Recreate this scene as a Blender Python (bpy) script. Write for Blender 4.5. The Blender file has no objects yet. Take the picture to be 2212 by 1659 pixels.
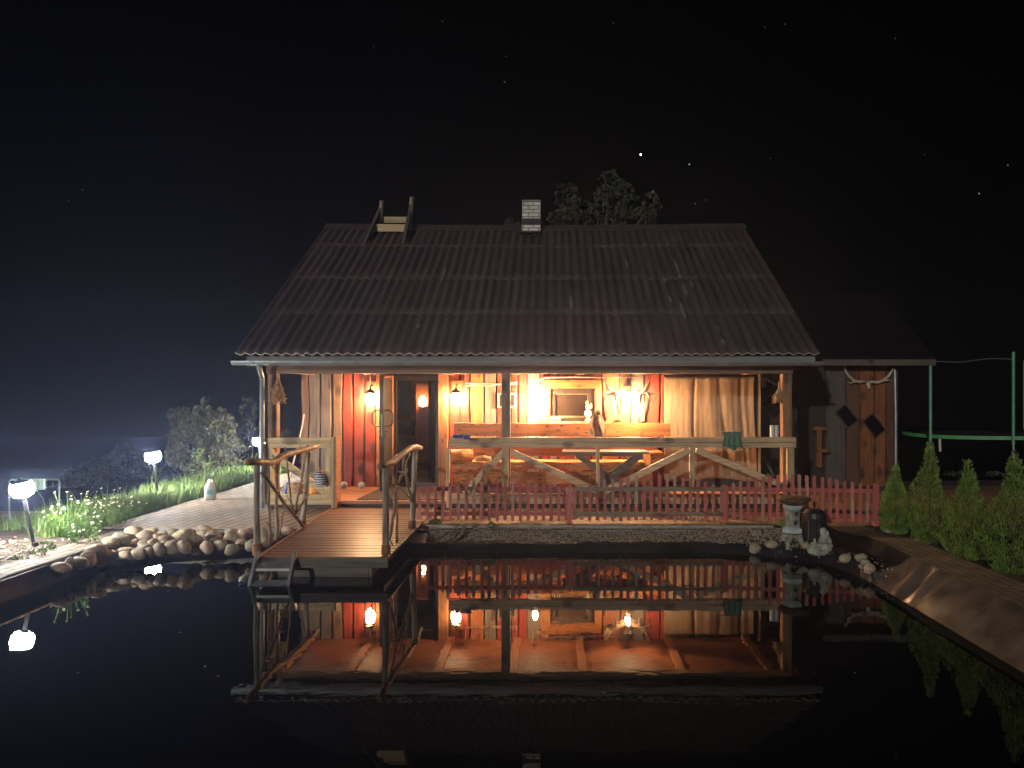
import bpy, bmesh, math, random
from math import sin, cos, pi, radians, sqrt
from mathutils import Vector, Matrix, noise
S = bpy.context.scene
COL = S.collection
# ------------------------------------------------------------------ camera
FPX, VX, VY, CZ = 1661.0, 1195.0, 850.0, 1.96      # survey of the photograph (2212 px wide)
cam_d = bpy.data.cameras.new('camera'); cam = bpy.data.objects.new('camera', cam_d); COL.objects.link(cam)
cam.location = (0, 0, CZ); cam.rotation_euler = (pi/2, 0, 0)
cam_d.sensor_width = 36; cam_d.lens = 36*FPX/2212
cam_d.shift_x = -(VX-1106)/2212; cam_d.shift_y = (VY-829.5)/2212
cam_d.clip_start = .05; cam_d.clip_end = 1500
S.camera = cam
# ------------------------------------------------------------------ sky and added front fill light
SUN_DIR = Vector((.42, 1.0, -.20)).normalized()      # direction in which the light travels
w = bpy.data.worlds.new('World'); S.world = w; w.use_nodes = True
nt = w.node_tree; bg = nt.nodes['Background']
sky = nt.nodes.new('ShaderNodeTexSky'); sky.sky_type = 'NISHITA'; sky.sun_disc = False
sky.sun_elevation = math.asin(-SUN_DIR.z); sky.sun_rotation = math.atan2(-SUN_DIR.x, -SUN_DIR.y)
nt.links.new(sky.outputs[0], bg.inputs[0]); bg.inputs[1].default_value = .00005
sd = bpy.data.lights.new('front_fill', 'SUN'); so = bpy.data.objects.new('front_fill', sd); COL.objects.link(so)
sd.energy = 1.1; sd.angle = radians(.9); sd.color = (1, .93, .82)  # added low fill sun, standing in for unseen garden lamps in front
so.rotation_euler = SUN_DIR.to_track_quat('-Z', 'Y').to_euler()
S.view_settings.view_transform = 'Standard'; S.view_settings.look = 'None'
S.view_settings.exposure = 0; S.view_settings.gamma = 1
S.render.engine = 'CYCLES'
S.cycles.use_denoising = True
S.cycles.max_bounces = 6; S.cycles.diffuse_bounces = 3; S.cycles.glossy_bounces = 3
S.cycles.transmission_bounces = 4; S.cycles.volume_bounces = 0; S.cycles.transparent_max_bounces = 6
S.cycles.sample_clamp_indirect = 4
S.cycles.caustics_reflective = False; S.cycles.caustics_refractive = False

def P(x, y, Y): return Vector(((x-VX)/FPX*Y, Y, CZ-(y-VY)/FPX*Y))
def PG(x, y, z=.2):
    Y = (CZ-z)*FPX/(y-VY); return Vector(((x-VX)/FPX*Y, Y, z))
def XX(x, Y): return (x-VX)/FPX*Y
def ZZ(y, Y): return CZ-(y-VY)/FPX*Y
R = random.Random(7)
# ------------------------------------------------------------------ mesh builder
class MB:
    def __init__(s): s.v = []; s.f = []; s.m = []
    def add(s, vs, fs, mi=0):
        b = len(s.v); s.v += [tuple(v) for v in vs]
        for f in fs: s.f.append([b+i for i in f]); s.m.append(mi)
        return s
    def box(s, x0, x1, y0, y1, z0, z1, mi=0):
        vs = [(x, y, z) for x in (x0, x1) for y in (y0, y1) for z in (z0, z1)]
        return s.add(vs, [(0,1,3,2),(4,6,7,5),(0,4,5,1),(2,3,7,6),(0,2,6,4),(1,5,7,3)], mi)
    def beam(s, p, q, wd, th, up=(0,1,0), mi=0):      # wd across, th along `up`
        p, q = Vector(p), Vector(q); d = (q-p).normalized(); u = Vector(up)
        u = (u-d*u.dot(d)).normalized(); r = d.cross(u)
        vs = [c+r*a*wd/2+u*b*th/2 for c in (p, q) for a, b in ((-1,-1),(1,-1),(1,1),(-1,1))]
        return s.add(vs, [(0,1,2,3),(7,6,5,4),(0,4,5,1),(1,5,6,2),(2,6,7,3),(3,7,4,0)], mi)
    def tube(s, pts, rad, n=8, mi=0, cap=True):
        pts = [Vector(p) for p in pts]
        if not hasattr(rad, '__len__'): rad = [rad]*len(pts)
        rings = []
        t0 = (pts[1]-pts[0]).normalized(); a = Vector((0,0,1)) if abs(t0.z) < .9 else Vector((1,0,0))
        nrm = (a-t0*a.dot(t0)).normalized()
        for i, p in enumerate(pts):
            t = (pts[min(i+1, len(pts)-1)]-pts[max(i-1, 0)]).normalized()
            nrm = (nrm-t*nrm.dot(t)).normalized(); b = t.cross(nrm)
            rings.append([p+(nrm*cos(2*pi*k/n)+b*sin(2*pi*k/n))*rad[i] for k in range(n)])
        vs = [v for r_ in rings for v in r_]; fs = []
        for i in range(len(pts)-1):
            for k in range(n):
                k2 = (k+1) % n; fs.append((i*n+k, i*n+k2, (i+1)*n+k2, (i+1)*n+k))
        if cap: fs.append(tuple(range(n))[::-1]); fs.append(tuple((len(pts)-1)*n+k for k in range(n)))
        return s.add(vs, fs, mi)
    def lathe(s, prof, c, n=16, mi=0, rot=0):          # prof: (r, z) list
        vs = [(c[0]+r*cos(2*pi*k/n+rot), c[1]+r*sin(2*pi*k/n+rot), c[2]+z) for r, z in prof for k in range(n)]
        fs = []
        for i in range(len(prof)-1):
            for k in range(n):
                k2 = (k+1) % n; fs.append((i*n+k, i*n+k2, (i+1)*n+k2, (i+1)*n+k))
        fs.append(tuple(range(n))[::-1]); fs.append(tuple((len(prof)-1)*n+k for k in range(n)))
        return s.add(vs, fs, mi)
    def ball(s, c, r, mi=0, sub=2, sc=(1,1,1)):
        bm = bmesh.new(); bmesh.ops.create_icosphere(bm, subdivisions=sub, radius=1)
        vs = [(c[0]+v.co.x*r*sc[0], c[1]+v.co.y*r*sc[1], c[2]+v.co.z*r*sc[2]) for v in bm.verts]
        fs = [[v.index for v in f.verts] for f in bm.faces]; bm.free()
        return s.add(vs, fs, mi)
    def grid(s, xs, ys, fn, mi=0, skip=None):
        b = [[fn(x, y) for x in xs] for y in ys]; n = len(xs)
        vs = [v for row in b for v in row]; fs = []
        for j in range(len(ys)-1):
            for i in range(n-1):
                if skip and skip((xs[i]+xs[i+1])/2, (ys[j]+ys[j+1])/2): continue
                fs.append((j*n+i, j*n+i+1, (j+1)*n+i+1, (j+1)*n+i))
        return s.add(vs, fs, mi)
    def build(s, name, mats, parent=None, origin=None, smooth=False, bevel=0, **props):
        if origin is None: origin = parent['_o'] if parent is not None and '_o' in parent else (0, 0, 0)
        o3 = Vector(origin)
        me = bpy.data.meshes.new(name)
        me.from_pydata([tuple(Vector(v)-o3) for v in s.v], [], s.f)
        if not isinstance(mats, (list, tuple)): mats = [mats]
        for m in mats: me.materials.append(m)
        me.polygons.foreach_set('material_index', s.m)
        if smooth: me.polygons.foreach_set('use_smooth', [True]*len(s.f))
        bm = bmesh.new(); bm.from_mesh(me)
        if smooth != 'open' and len(bm.faces) < 60000: bmesh.ops.recalc_face_normals(bm, faces=bm.faces)
        bm.to_mesh(me); bm.free(); me.update()
        ob = bpy.data.objects.new(name, me); COL.objects.link(ob)
        ob['_o'] = tuple(o3)
        if parent is not None: ob.parent = parent
        else: ob.location = o3
        if bevel:
            md = ob.modifiers.new('bevel', 'BEVEL'); md.width = bevel; md.segments = 2; md.limit_method = 'ANGLE'
        if smooth and smooth != 'open':
            pass
        for k, v in props.items(): ob[k] = v
        return ob
def thing(name, label, cat, loc, group=None):
    o = bpy.data.objects.new(name, None); COL.objects.link(o); o.location = loc
    o['_o'] = tuple(loc); o['label'] = label; o['category'] = cat
    if group: o['group'] = group
    o.empty_display_size = .1
    return o
def tag(o, label, cat, group=None):
    o['label'] = label; o['category'] = cat
    if group: o['group'] = group
    return o
def dup(root, loc, rot=None, scale=None, label=None, group=None):
    r = root.copy(); COL.objects.link(r); r.location = loc
    if rot is not None: r.rotation_euler = rot
    if scale is not None: r.scale = (scale, scale, scale) if not hasattr(scale, '__len__') else scale
    if label: r['label'] = label
    if group: r['group'] = group
    for ch in list(root.children):
        c = ch.copy(); COL.objects.link(c); c.parent = r
        for g in list(ch.children):
            d = g.copy(); COL.objects.link(d); d.parent = c
    return r
# ------------------------------------------------------------------ materials
def newmat(name):
    m = bpy.data.materials.new(name); m.use_nodes = True
    return m, m.node_tree, m.node_tree.nodes['Principled BSDF']
def N(t, kind, **kw):
    n = t.nodes.new(kind)
    for k, v in kw.items(): setattr(n, k, v)
    return n
def ramp(t, stops):
    r = t.nodes.new('ShaderNodeValToRGB'); e = r.color_ramp.elements
    while len(e) < len(stops): e.new(.5)
    for el, (p, c) in zip(e, stops):
        el.position = p; el.color = (c[0], c[1], c[2], 1) if hasattr(c, '__len__') else (c, c, c, 1)
    return r
def mul(c, k): return tuple(min(1, x*k) for x in c)
def coords(t, scale=(1,1,1), rnd=True):
    tc = N(t, 'ShaderNodeTexCoord'); mp = N(t, 'ShaderNodeMapping'); mp.inputs['Scale'].default_value = scale
    t.links.new(tc.outputs['Object'], mp.inputs['Vector'])
    if rnd:
        oi = N(t, 'ShaderNodeObjectInfo'); mm = N(t, 'ShaderNodeMath', operation='MULTIPLY'); mm.inputs[1].default_value = 37
        t.links.new(oi.outputs['Random'], mm.inputs[0]); t.links.new(mm.outputs[0], mp.inputs['Location'])
    return mp
def finish(t, bsdf, col, fac, bump=.3, dist=.004, rnd=.18):
    hs = N(t, 'ShaderNodeHueSaturation'); oi = N(t, 'ShaderNodeObjectInfo'); mr = N(t, 'ShaderNodeMapRange')
    mr.inputs['To Min'].default_value = 1-rnd; mr.inputs['To Max'].default_value = 1+rnd
    t.links.new(oi.outputs['Random'], mr.inputs['Value']); t.links.new(mr.outputs[0], hs.inputs['Value'])
    t.links.new(col, hs.inputs['Color']); t.links.new(hs.outputs[0], bsdf.inputs['Base Color'])
    if bump:
        b = N(t, 'ShaderNodeBump'); b.inputs['Strength'].default_value = bump; b.inputs['Distance'].default_value = dist
        t.links.new(fac, b.inputs['Height']); t.links.new(b.outputs[0], bsdf.inputs['Normal'])
def wood(name, c, axis='X', dark=.5, rough=.65, knots=0, fine=34, along=1.6, bump=.5, rnd=.15):
    m, t, b = newmat(name); sc = [fine]*3; sc['XYZ'.index(axis)] = along
    mp = coords(t, sc)
    n = N(t, 'ShaderNodeTexNoise'); n.inputs['Scale'].default_value = 1; n.inputs['Detail'].default_value = 6; n.inputs['Distortion'].default_value = .6
    t.links.new(mp.outputs[0], n.inputs['Vector'])
    r = ramp(t, [(.28, mul(c, dark)), (.5, c), (.75, mul(c, 1.3))]); t.links.new(n.outputs[0], r.inputs[0])
    out = r.outputs[0]
    n2 = N(t, 'ShaderNodeTexNoise'); n2.inputs['Scale'].default_value = 2.3; n2.inputs['Detail'].default_value = 4
    t.links.new(coords(t).outputs[0], n2.inputs['Vector'])
    r2 = ramp(t, [(.3, .62), (.65, 1.0)]); t.links.new(n2.outputs[0], r2.inputs[0])
    mx = N(t, 'ShaderNodeMixRGB', blend_type='MULTIPLY'); mx.inputs[0].default_value = .8
    t.links.new(out, mx.inputs[1]); t.links.new(r2.outputs[0], mx.inputs[2]); out = mx.outputs[0]
    if knots:
        sk = [knots]*3; sk['XYZ'.index(axis)] = knots*.55
        v = N(t, 'ShaderNodeTexVoronoi'); v.inputs['Scale'].default_value = 1; t.links.new(coords(t, sk).outputs[0], v.inputs['Vector'])
        rk = ramp(t, [(.0, .10), (.17, .3), (.30, 1.0)]); t.links.new(v.outputs['Distance'], rk.inputs[0])
        mk = N(t, 'ShaderNodeMixRGB', blend_type='MULTIPLY'); mk.inputs[0].default_value = .85
        t.links.new(out, mk.inputs[1]); t.links.new(rk.outputs[0], mk.inputs[2]); out = mk.outputs[0]
    b.inputs['Roughness'].default_value = rough
    finish(t, b, out, n.outputs[0], bump, .004, rnd)
    return m
def mottled(name, c1, c2, scale=6, rough=.8, bump=.4, dist=.01, detail=6, lo=.35, hi=.65, metal=0, rnd=.12, stretch=(1,1,1), spec=.5):
    m, t, b = newmat(name)
    n = N(t, 'ShaderNodeTexNoise'); n.inputs['Scale'].default_value = scale; n.inputs['Detail'].default_value = detail
    t.links.new(coords(t, stretch).outputs[0], n.inputs['Vector'])
    r = ramp(t, [(lo, c1), (hi, c2)]); t.links.new(n.outputs[0], r.inputs[0])
    b.inputs['Roughness'].default_value = rough; b.inputs['Metallic'].default_value = metal
    b.inputs['Specular IOR Level'].default_value = spec
    finish(t, b, r.outputs[0], n.outputs[0], bump, dist, rnd)
    return m
def worn_paint(name, paint, bare, thresh=.5, axis='Z', rough=.7):
    m, t, b = newmat(name); sc = [16]*3; sc['XYZ'.index(axis)] = 3
    n = N(t, 'ShaderNodeTexNoise'); n.inputs['Scale'].default_value = 1; n.inputs['Detail'].default_value = 8; n.inputs['Roughness'].default_value = .65
    t.links.new(coords(t, sc).outputs[0], n.inputs['Vector'])
    r = ramp(t, [(thresh-.04, mul(paint, .75)), (thresh, paint), (thresh+.07, bare), (thresh+.2, mul(bare, .7))]); t.links.new(n.outputs[0], r.inputs[0])
    b.inputs['Roughness'].default_value = rough
    finish(t, b, r.outputs[0], n.outputs[0], .4, .003, .2)
    return m
def bricks(name, c1, c2, mortar, bw, bh, rot=0, rough=.8, scale=1.0, ms=.008):
    m, t, b = newmat(name); mp = coords(t, rnd=False); mp.inputs['Rotation'].default_value = (0, 0, rot)
    br = N(t, 'ShaderNodeTexBrick'); br.inputs['Scale'].default_value = scale
    br.inputs['Brick Width'].default_value = bw; br.inputs['Row Height'].default_value = bh
    br.inputs['Mortar Size'].default_value = ms; br.inputs['Mortar Smooth'].default_value = .3
    for k, c in (('Color1', c1), ('Color2', c2), ('Mortar', mortar)): br.inputs[k].default_value = (*c, 1)
    t.links.new(mp.outputs[0], br.inputs['Vector'])
    n = N(t, 'ShaderNodeTexNoise'); n.inputs['Scale'].default_value = 3; n.inputs['Detail'].default_value = 7
    t.links.new(mp.outputs[0], n.inputs['Vector']); r = ramp(t, [(.3, .55), (.7, 1.1)]); t.links.new(n.outputs[0], r.inputs[0])
    mx = N(t, 'ShaderNodeMixRGB', blend_type='MULTIPLY'); mx.inputs[0].default_value = 1
    t.links.new(br.outputs[0], mx.inputs[1]); t.links.new(r.outputs[0], mx.inputs[2])
    b.inputs['Roughness'].default_value = rough; t.links.new(mx.outputs[0], b.inputs['Base Color'])
    iv = N(t, 'ShaderNodeMath', operation='SUBTRACT'); iv.inputs[0].default_value = 1; t.links.new(br.outputs['Fac'], iv.inputs[1])
    ad = N(t, 'ShaderNodeMath', operation='MULTIPLY_ADD'); ad.inputs[1].default_value = .25; t.links.new(n.outputs[0], ad.inputs[0]); t.links.new(iv.outputs[0], ad.inputs[2])
    bp = N(t, 'ShaderNodeBump'); bp.inputs['Strength'].default_value = .9; bp.inputs['Distance'].default_value = .012
    t.links.new(ad.outputs[0], bp.inputs['Height']); t.links.new(bp.outputs[0], b.inputs['Normal'])
    return m
def emis(name, c, s):
    m, t, b = newmat(name); b.inputs['Base Color'].default_value = (*mul(c, .8), 1)
    b.inputs['Emission Color'].default_value = (*c, 1); b.inputs['Emission Strength'].default_value = s
    return m
M = {}
M['red'] = wood('red stained board', (.33, .050, .024), 'Z', .5, .6, 4)
M['orange'] = wood('amber board', (.46, .17, .055), 'Z', .5, .6, 5)
M['grey'] = wood('weathered grey board', (.20, .165, .135), 'Z', .5, .75, 4)
M['brown'] = wood('brown board', (.27, .15, .075), 'Z', .5, .7, 4)
M['wall_dark'] = wood('dark backing', (.035, .022, .016), 'Z')
M['post'] = wood('knotty post', (.44, .20, .075), 'Z', .5, .6, 10)
M['beam'] = wood('front beam wood', (.22, .13, .075), 'X', .5, .7, 3)
M['knotty'] = wood('knotty bench wood', (.50, .20, .060), 'X', .45, .5, 13, fine=22)
M['ceiling'] = wood('ceiling boards', (.22, .075, .030), 'X', .55, .5, 3)
M['rafter'] = wood('rafter wood', (.36, .15, .07), 'Y', .6, .6, 3)
M['floor'] = wood('porch floor boards', (.36, .16, .075), 'X', .6, .5, 3)
M['rail'] = wood('fresh railing pine', (.58, .45, .25), 'X', .6, .65, 3)
M['rail_z'] = wood('fresh pine upright', (.55, .42, .23), 'Z', .6, .65, 3)
M['rail_grey'] = wood('weathered railing pine', (.62, .465, .285), 'X', .5, .65, 5)
M['deck'] = wood('ribbed deck boards', (.215, .085, .045), 'X', .6, .38, 0, bump=.35)
M['skirt'] = wood('grey deck skirt', (.16, .145, .125), 'X', .5, .8, 3)
M['bark'] = mottled('stripped branch', (.16, .095, .055), (.34, .26, .18), 16, .75, .7, .008, stretch=(1,1,.3))
M['bark_post'] = mottled('peeled grey post', (.18, .13, .09), (.38, .35, .29), 12, .75, .7, .008, stretch=(2.5,2.5,.35))
M['handrail'] = mottled('orange brown branch', (.20, .09, .04), (.48, .26, .13), 14, .6, .7, .008)
M['picket_red'] = worn_paint('worn red paint', (.54, .125, .112), (.40, .32, .27), .62)
M['picket_worn'] = worn_paint('badly worn red paint', (.52, .14, .125), (.32, .26, .20), .50)
M['picket_rail'] = worn_paint('weathered rail', (.24, .07, .05), (.26, .22, .16), .42, 'X')
M['picket_rail_red'] = worn_paint('red rail', (.42, .10, .085), (.34, .27, .22), .66, 'X')
M['paving_l'] = bricks('grey concrete paving', (.31, .235, .165), (.24, .18, .13), (.035, .028, .022), .45, .135, pi/2+.08, ms=.017)
M['paving'] = bricks('brown concrete paving', (.33, .22, .14), (.24, .16, .11), (.04, .03, .022), .2, .1, .3)
M['paving_r'] = bricks('side strip paving', (.24, .195, .155), (.18, .15, .12), (.05, .04, .03), .2, .1, pi/2)
M['kerb'] = mottled('concrete kerb', (.22, .23, .21), (.34, .35, .33), 7, .85, .3, .004)
M['soil'] = mottled('dark soil', (.025, .02, .014), (.07, .052, .035), 9, .95, 1, .04)
M['liner'] = mottled('black pool foil', (.009, .009, .012), (.028, .028, .034), 3, .5, .5, .02, 5, spec=.05)
M['liner_brown'] = mottled('brownish foil', (.044, .038, .034), (.118, .100, .084), 4, .27, .6, .02, 8)
M['roof_edge'] = mottled('bare fibre cement edge', (.30, .28, .25), (.42, .40, .36), 12, .85, .2)
M['roof_bare'] = mottled('bare patch', (.11, .10, .095), (.19, .18, .17), 12, .85, .2)
M['zinc'] = mottled('grey metal gutter', (.19, .22, .25), (.27, .30, .33), 5, .42, .05, .002, metal=.4)
M['fascia'] = mottled('grey fascia board', (.15, .16, .17), (.24, .25, .26), 6, .6, .2, .003, stretch=(.3,1,1))
M['black_metal'] = mottled('black painted metal', (.012, .012, .014), (.025, .025, .028), 20, .4, .1)
M['iron'] = mottled('old iron', (.018, .015, .012), (.06, .04, .028), 30, .5, .2)
M['dark_frame'] = mottled('dark brown frame', (.028, .022, .018), (.05, .04, .032), 8, .4, .1)
M['int_wall'] = wood('dark interior boards', (.15, .10, .065), 'Z', .5, .7)
M['int_orange'] = wood('warm cabin boards', (.45, .14, .04), 'X', .6, .5, 3)
M['int_floor'] = wood('inner floor', (.32, .09, .04), 'X')
M['table'] = mottled('dark grey table', (.05, .052, .055), (.085, .088, .09), 9, .45, .1)
M['canvas'] = mottled('beige canvas', (.25, .18, .115), (.36, .26, .17), 4, .9, .3, .004, stretch=(6,6,1))
M['antler'] = mottled('bleached antler', (.45, .33, .20), (.72, .58, .40), 10, .6, .3, .004)
M['bone'] = mottled('grey bone', (.34, .28, .20), (.55, .48, .38), 10, .7, .3, .004)
M['straw'] = mottled('dried stems', (.28, .15, .07), (.50, .32, .17), 30, .9, .2)
M['seed'] = mottled('dried seed heads', (.24, .15, .08), (.48, .34, .20), 30, .9, .3)
M['white'] = mottled('white plastic', (.62, .62, .60), (.74, .74, .72), 5, .4, .05)
M['cable'] = mottled('cream cable', (.60, .50, .38), (.70, .60, .45), 5, .5, .05)
M['white_stone'] = mottled('pale garden stone', (.24, .25, .20), (.56, .57, .50), 9, .85, .5, .006)
M['lantern_stone'] = mottled('grey green stone', (.15, .155, .12), (.34, .35, .28), 14, .9, .6, .006)
M['lantern_brown'] = mottled('rusty brown cap', (.05, .028, .018), (.16, .09, .06), 22, .85, .6, .01)
M['lantern_pale'] = mottled('whitened stone', (.36, .42, .42), (.52, .60, .60), 14, .85, .5, .006)
M['plastic_black'] = mottled('black plastic', (.012, .012, .015), (.03, .03, .034), 8, .5, .1)
M['green_cloth'] = mottled('green towel', (.055, .12, .085), (.10, .19, .14), 40, .95, .5, .004)
M['blue_cloth'] = mottled('blue towel', (.02, .03, .16), (.05, .07, .26), 30, .95, .4, .004)
M['pale_cloth'] = mottled('pale mint towel', (.42, .62, .48), (.52, .72, .58), 10, .95, .2)
M['fur'] = mottled('brown striped cloth', (.03, .02, .014), (.20, .13, .08), 7, .9, .4, .008, stretch=(5,5,1), lo=.42, hi=.58)
M['strap'] = mottled('dark strap', (.03, .02, .014), (.10, .06, .035), 12, .7, .3)
M['stones'] = [mottled('river stone %d' % i, a, b, 5, .75, .5, .012, 8) for i, (a, b) in enumerate([
    ((.30, .25, .17), (.50, .43, .30)), ((.30, .22, .16), (.50, .40, .29)), ((.26, .24, .18), (.46, .43, .33)),
    ((.22, .18, .13), (.42, .35, .26)), ((.34, .23, .17), (.54, .40, .30))])]
M['pebble'] = mottled('pebbles', (.12, .10, .07), (.46, .40, .30), 40, .8, .2, rnd=.1)
M['alu'] = mottled('grey ladder plastic', (.22, .23, .25), (.34, .35, .37), 9, .4, .1, metal=.3)
M['alu_edge'] = mottled('pale tread edge', (.48, .50, .50), (.60, .62, .62), 9, .4, .05)
M['mat'] = mottled('dark door mat', (.030, .020, .014), (.055, .038, .026), 60, .95, .4)
M['brick_white'] = bricks('white brick', (.84, .83, .76), (.72, .71, .65), (.14, .14, .12), .20, .075, 0)
M['trunk'] = mottled('bark', (.04, .03, .02), (.10, .08, .06), 14, .9, .8)
M['green_paint'] = mottled('green pad', (.08, .32, .12), (.12, .42, .16), 6, .6, .1)
M['green_pole'] = mottled('green sleeve', (.12, .34, .22), (.18, .44, .30), 6, .7, .1)
M['shed_o'] = wood('shed amber board', (.24, .085, .030), 'Z', .5, .7, 4)
M['shed_b'] = wood('shed brown board', (.12, .055, .030), 'Z', .5, .7, 4)
M['shed_g'] = wood('shed grey board', (.095, .085, .075), 'Z', .6, .8, 3)
M['shed_k'] = wood('shed dark board', (.035, .026, .022), 'Z', .6, .8, 3)
M['void'] = mottled('unlit black', (.003, .003, .003), (.006, .005, .005), 5, 1, 0, spec=0)
M['shingle'] = mottled('dark felt roof', (.003, .003, .005), (.013, .012, .017), 30, .95, .8, spec=.05)
def leafmat(name, c1, c2, sc=9):
    m = mottled(name, c1, c2, sc, .65, 0, detail=3, rnd=.1)
    return m
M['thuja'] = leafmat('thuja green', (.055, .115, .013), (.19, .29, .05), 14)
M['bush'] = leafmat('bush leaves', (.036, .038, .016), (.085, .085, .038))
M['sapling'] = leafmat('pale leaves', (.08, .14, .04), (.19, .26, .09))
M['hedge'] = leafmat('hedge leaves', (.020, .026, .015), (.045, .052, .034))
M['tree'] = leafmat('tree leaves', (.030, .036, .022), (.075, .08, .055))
M['grass'] = leafmat('grass', (.055, .115, .018), (.14, .21, .05), 3)
M['weed'] = leafmat('weed', (.06, .14, .02), (.14, .26, .05))
M['petal'] = mottled('daisy petals', (.75, .75, .62), (.85, .85, .70), 5, .8, 0)
M['yolk'] = mottled('daisy centre', (.55, .42, .06), (.65, .50, .08), 5, .8, 0)
def roof_material():
    m, t, b = newmat('weathered brown roof sheet')
    n = N(t, 'ShaderNodeTexNoise'); n.inputs['Scale'].default_value = 1; n.inputs['Detail'].default_value = 7
    t.links.new(coords(t, (5, .9, 1.2), False).outputs[0], n.inputs['Vector'])
    r = ramp(t, [(.3, (.036, .023, .027)), (.5, (.052, .035, .040)), (.72, (.070, .052, .056))]); t.links.new(n.outputs[0], r.inputs[0])
    n2 = N(t, 'ShaderNodeTexNoise'); n2.inputs['Scale'].default_value = 1; n2.inputs['Detail'].default_value = 9; n2.inputs['Roughness'].default_value = .7
    t.links.new(coords(t, (11, 1.6, 2), False).outputs[0], n2.inputs['Vector'])
    r2 = ramp(t, [(.68, 0), (.78, 1)]); t.links.new(n2.outputs[0], r2.inputs[0])
    mx = N(t, 'ShaderNodeMixRGB'); mx.inputs[2].default_value = (.15, .135, .125, 1)
    t.links.new(r2.outputs[0], mx.inputs[0]); t.links.new(r.outputs[0], mx.inputs[1])
    b.inputs['Roughness'].default_value = .8
    finish(t, b, mx.outputs[0], n2.outputs[0], .3, .004, 0)
    return m
M['roof'] = roof_material()
def glass(name, tint=(.9, .95, 1), rough=.05):
    m, t, b = newmat(name); b.inputs['Base Color'].default_value = (*tint, 1); b.inputs['Roughness'].default_value = rough
    b.inputs['Transmission Weight'].default_value = .45; b.inputs['IOR'].default_value = 1.4
    return m
M['glass'] = glass('clear plastic', (.80, .86, .90), .2)
# water: dark, mirror-like
m, t, b = newmat('pool water'); M['water'] = m
b.inputs['Base Color'].default_value = (.0025, .003, .004, 1); b.inputs['Roughness'].default_value = .012; b.inputs['IOR'].default_value = 1.36
n = N(t, 'ShaderNodeTexNoise'); n.inputs['Scale'].default_value = 3.0; n.inputs['Detail'].default_value = 3
t.links.new(coords(t, (1, 2.2, 1), False).outputs[0], n.inputs['Vector'])
bp = N(t, 'ShaderNodeBump'); bp.inputs['Strength'].default_value = .055; bp.inputs['Distance'].default_value = .01
t.links.new(n.outputs[0], bp.inputs['Height']); t.links.new(bp.outputs[0], b.inputs['Normal'])
# window pane: dark reflective
m, t, b = newmat('dark window pane'); M['pane'] = m
b.inputs['Base Color'].default_value = (.03, .02, .012, 1); b.inputs['Roughness'].default_value = .08; b.inputs['Specular IOR Level'].default_value = .35

# ------------------------------------------------------------------ ground, pool, paving
PX0, PX1, PY0, PY1 = -5.22, 3.66, 3.2, 9.97
def sm(x): x = max(0, min(1, x)); return x*x*(3-2*x)
def gz(X, Y):
    z = .2 + .1*sm((X-3)/.5)*sm((9.8-Y)/1.2)
    z -= .55*sm((-6.9-X)/1.8)*sm((Y-8.2)/2.5)
    z -= .3*sm((-12-X)/10)
    z -= .8*sm((Y-24)/10)
    return z
def lin(a, b, st): n = max(1, int(round((b-a)/st))); return [a+(b-a)*i/n for i in range(n)]
xs = lin(-42, -12, 3)+lin(-12, PX0, .3)+lin(PX0, PX1, .4)+lin(PX1, 6, .15)+lin(6, 42, 3)+[42]
ys = lin(-10, PY0, 2)+lin(PY0, PY1, .25)+lin(PY1, 16, .4)+lin(16, 40, 2)+lin(40, 60, 5)+[60]
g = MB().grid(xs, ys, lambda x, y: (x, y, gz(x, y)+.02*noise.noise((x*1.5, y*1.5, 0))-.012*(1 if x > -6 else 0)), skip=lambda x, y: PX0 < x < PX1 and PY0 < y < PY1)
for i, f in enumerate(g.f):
    if g.v[f[0]][0] < -8.3 or g.v[f[0]][1] > 15.5: g.m[i] = 1  # far ground coloured near black, night darkness put into its colour
g.build('ground', [M['soil'], mottled('night black meadow', (.0008, .001, .0006), (.003, .0035, .002), 3, 1, .6, .04, spec=0)], smooth='open', kind='structure')
WE = [(-5.3, 8.1), (-5.16, 8.3), (-4.98, 8.83), (-4.8, 9.2), (-3.7, 9.5), (-1.7, 9.45), (1.9, 9.44), (2.5, 9.28), (2.85, 9.1), (3.1, 8.85), (3.25, 8.3), (3.32, 7.9), (4, 7.4)]
def we(X):
    for (a, b), (c, d) in zip(WE, WE[1:]):
        if a <= X <= c: return b+(d-b)*(X-a)/(c-a)
    return WE[0][1] if X < WE[0][0] else WE[-1][1]
def liner_z(X, Y):
    nz = noise.noise((X*2.2, Y*2.2, 3))
    deep = -.9
    u = Y-we(X)
    if u < 0: zb = max(deep, 1.6*u)
    else:
        zb = .10*sm(u/.14)+.085*sm((u-.12)/.55)
        if -1.5 < X < 2.4: zb += .02*nz*sm(u/.1)+.022*noise.noise((X*9+Y*6, Y*3, 8))*sm(u/.06)*sm((.25-u)/.1)
    v = (X-3.30)/(PX1-3.30)
    wr = .07*noise.noise((X*1.5, Y*1.1+5, 1))*sm((8.6-Y)/1)+.035*noise.noise((X*5, Y*3.0, 2))+.02*noise.noise((X*3+Y*2, Y*8, 7))
    zr = max(deep, .3*v) if v > 0 else max(deep, .9*(X-3.3))
    if v > 0: zr += 2.2*wr*v*(1-v)+.09*sm(1-abs(Y-7.35)/.35)*v*(1-v)*3*sin(Y*16)
    l = PX0+.06-X
    zl = max(deep, 3.5*l) if l > 0 else max(deep, 4*l)
    if l > 0: zl = .2
    n_ = (PY0+.25-Y)*1.2
    z = max(zb, zr, zl, max(deep, n_))
    return min(z, gz(PX1, Y) if X > 3.2 else .195)
def surf(X, Y): return liner_z(X, Y) if PX0 < X < PX1 and PY0 < Y < PY1 else gz(X, Y)
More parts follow.
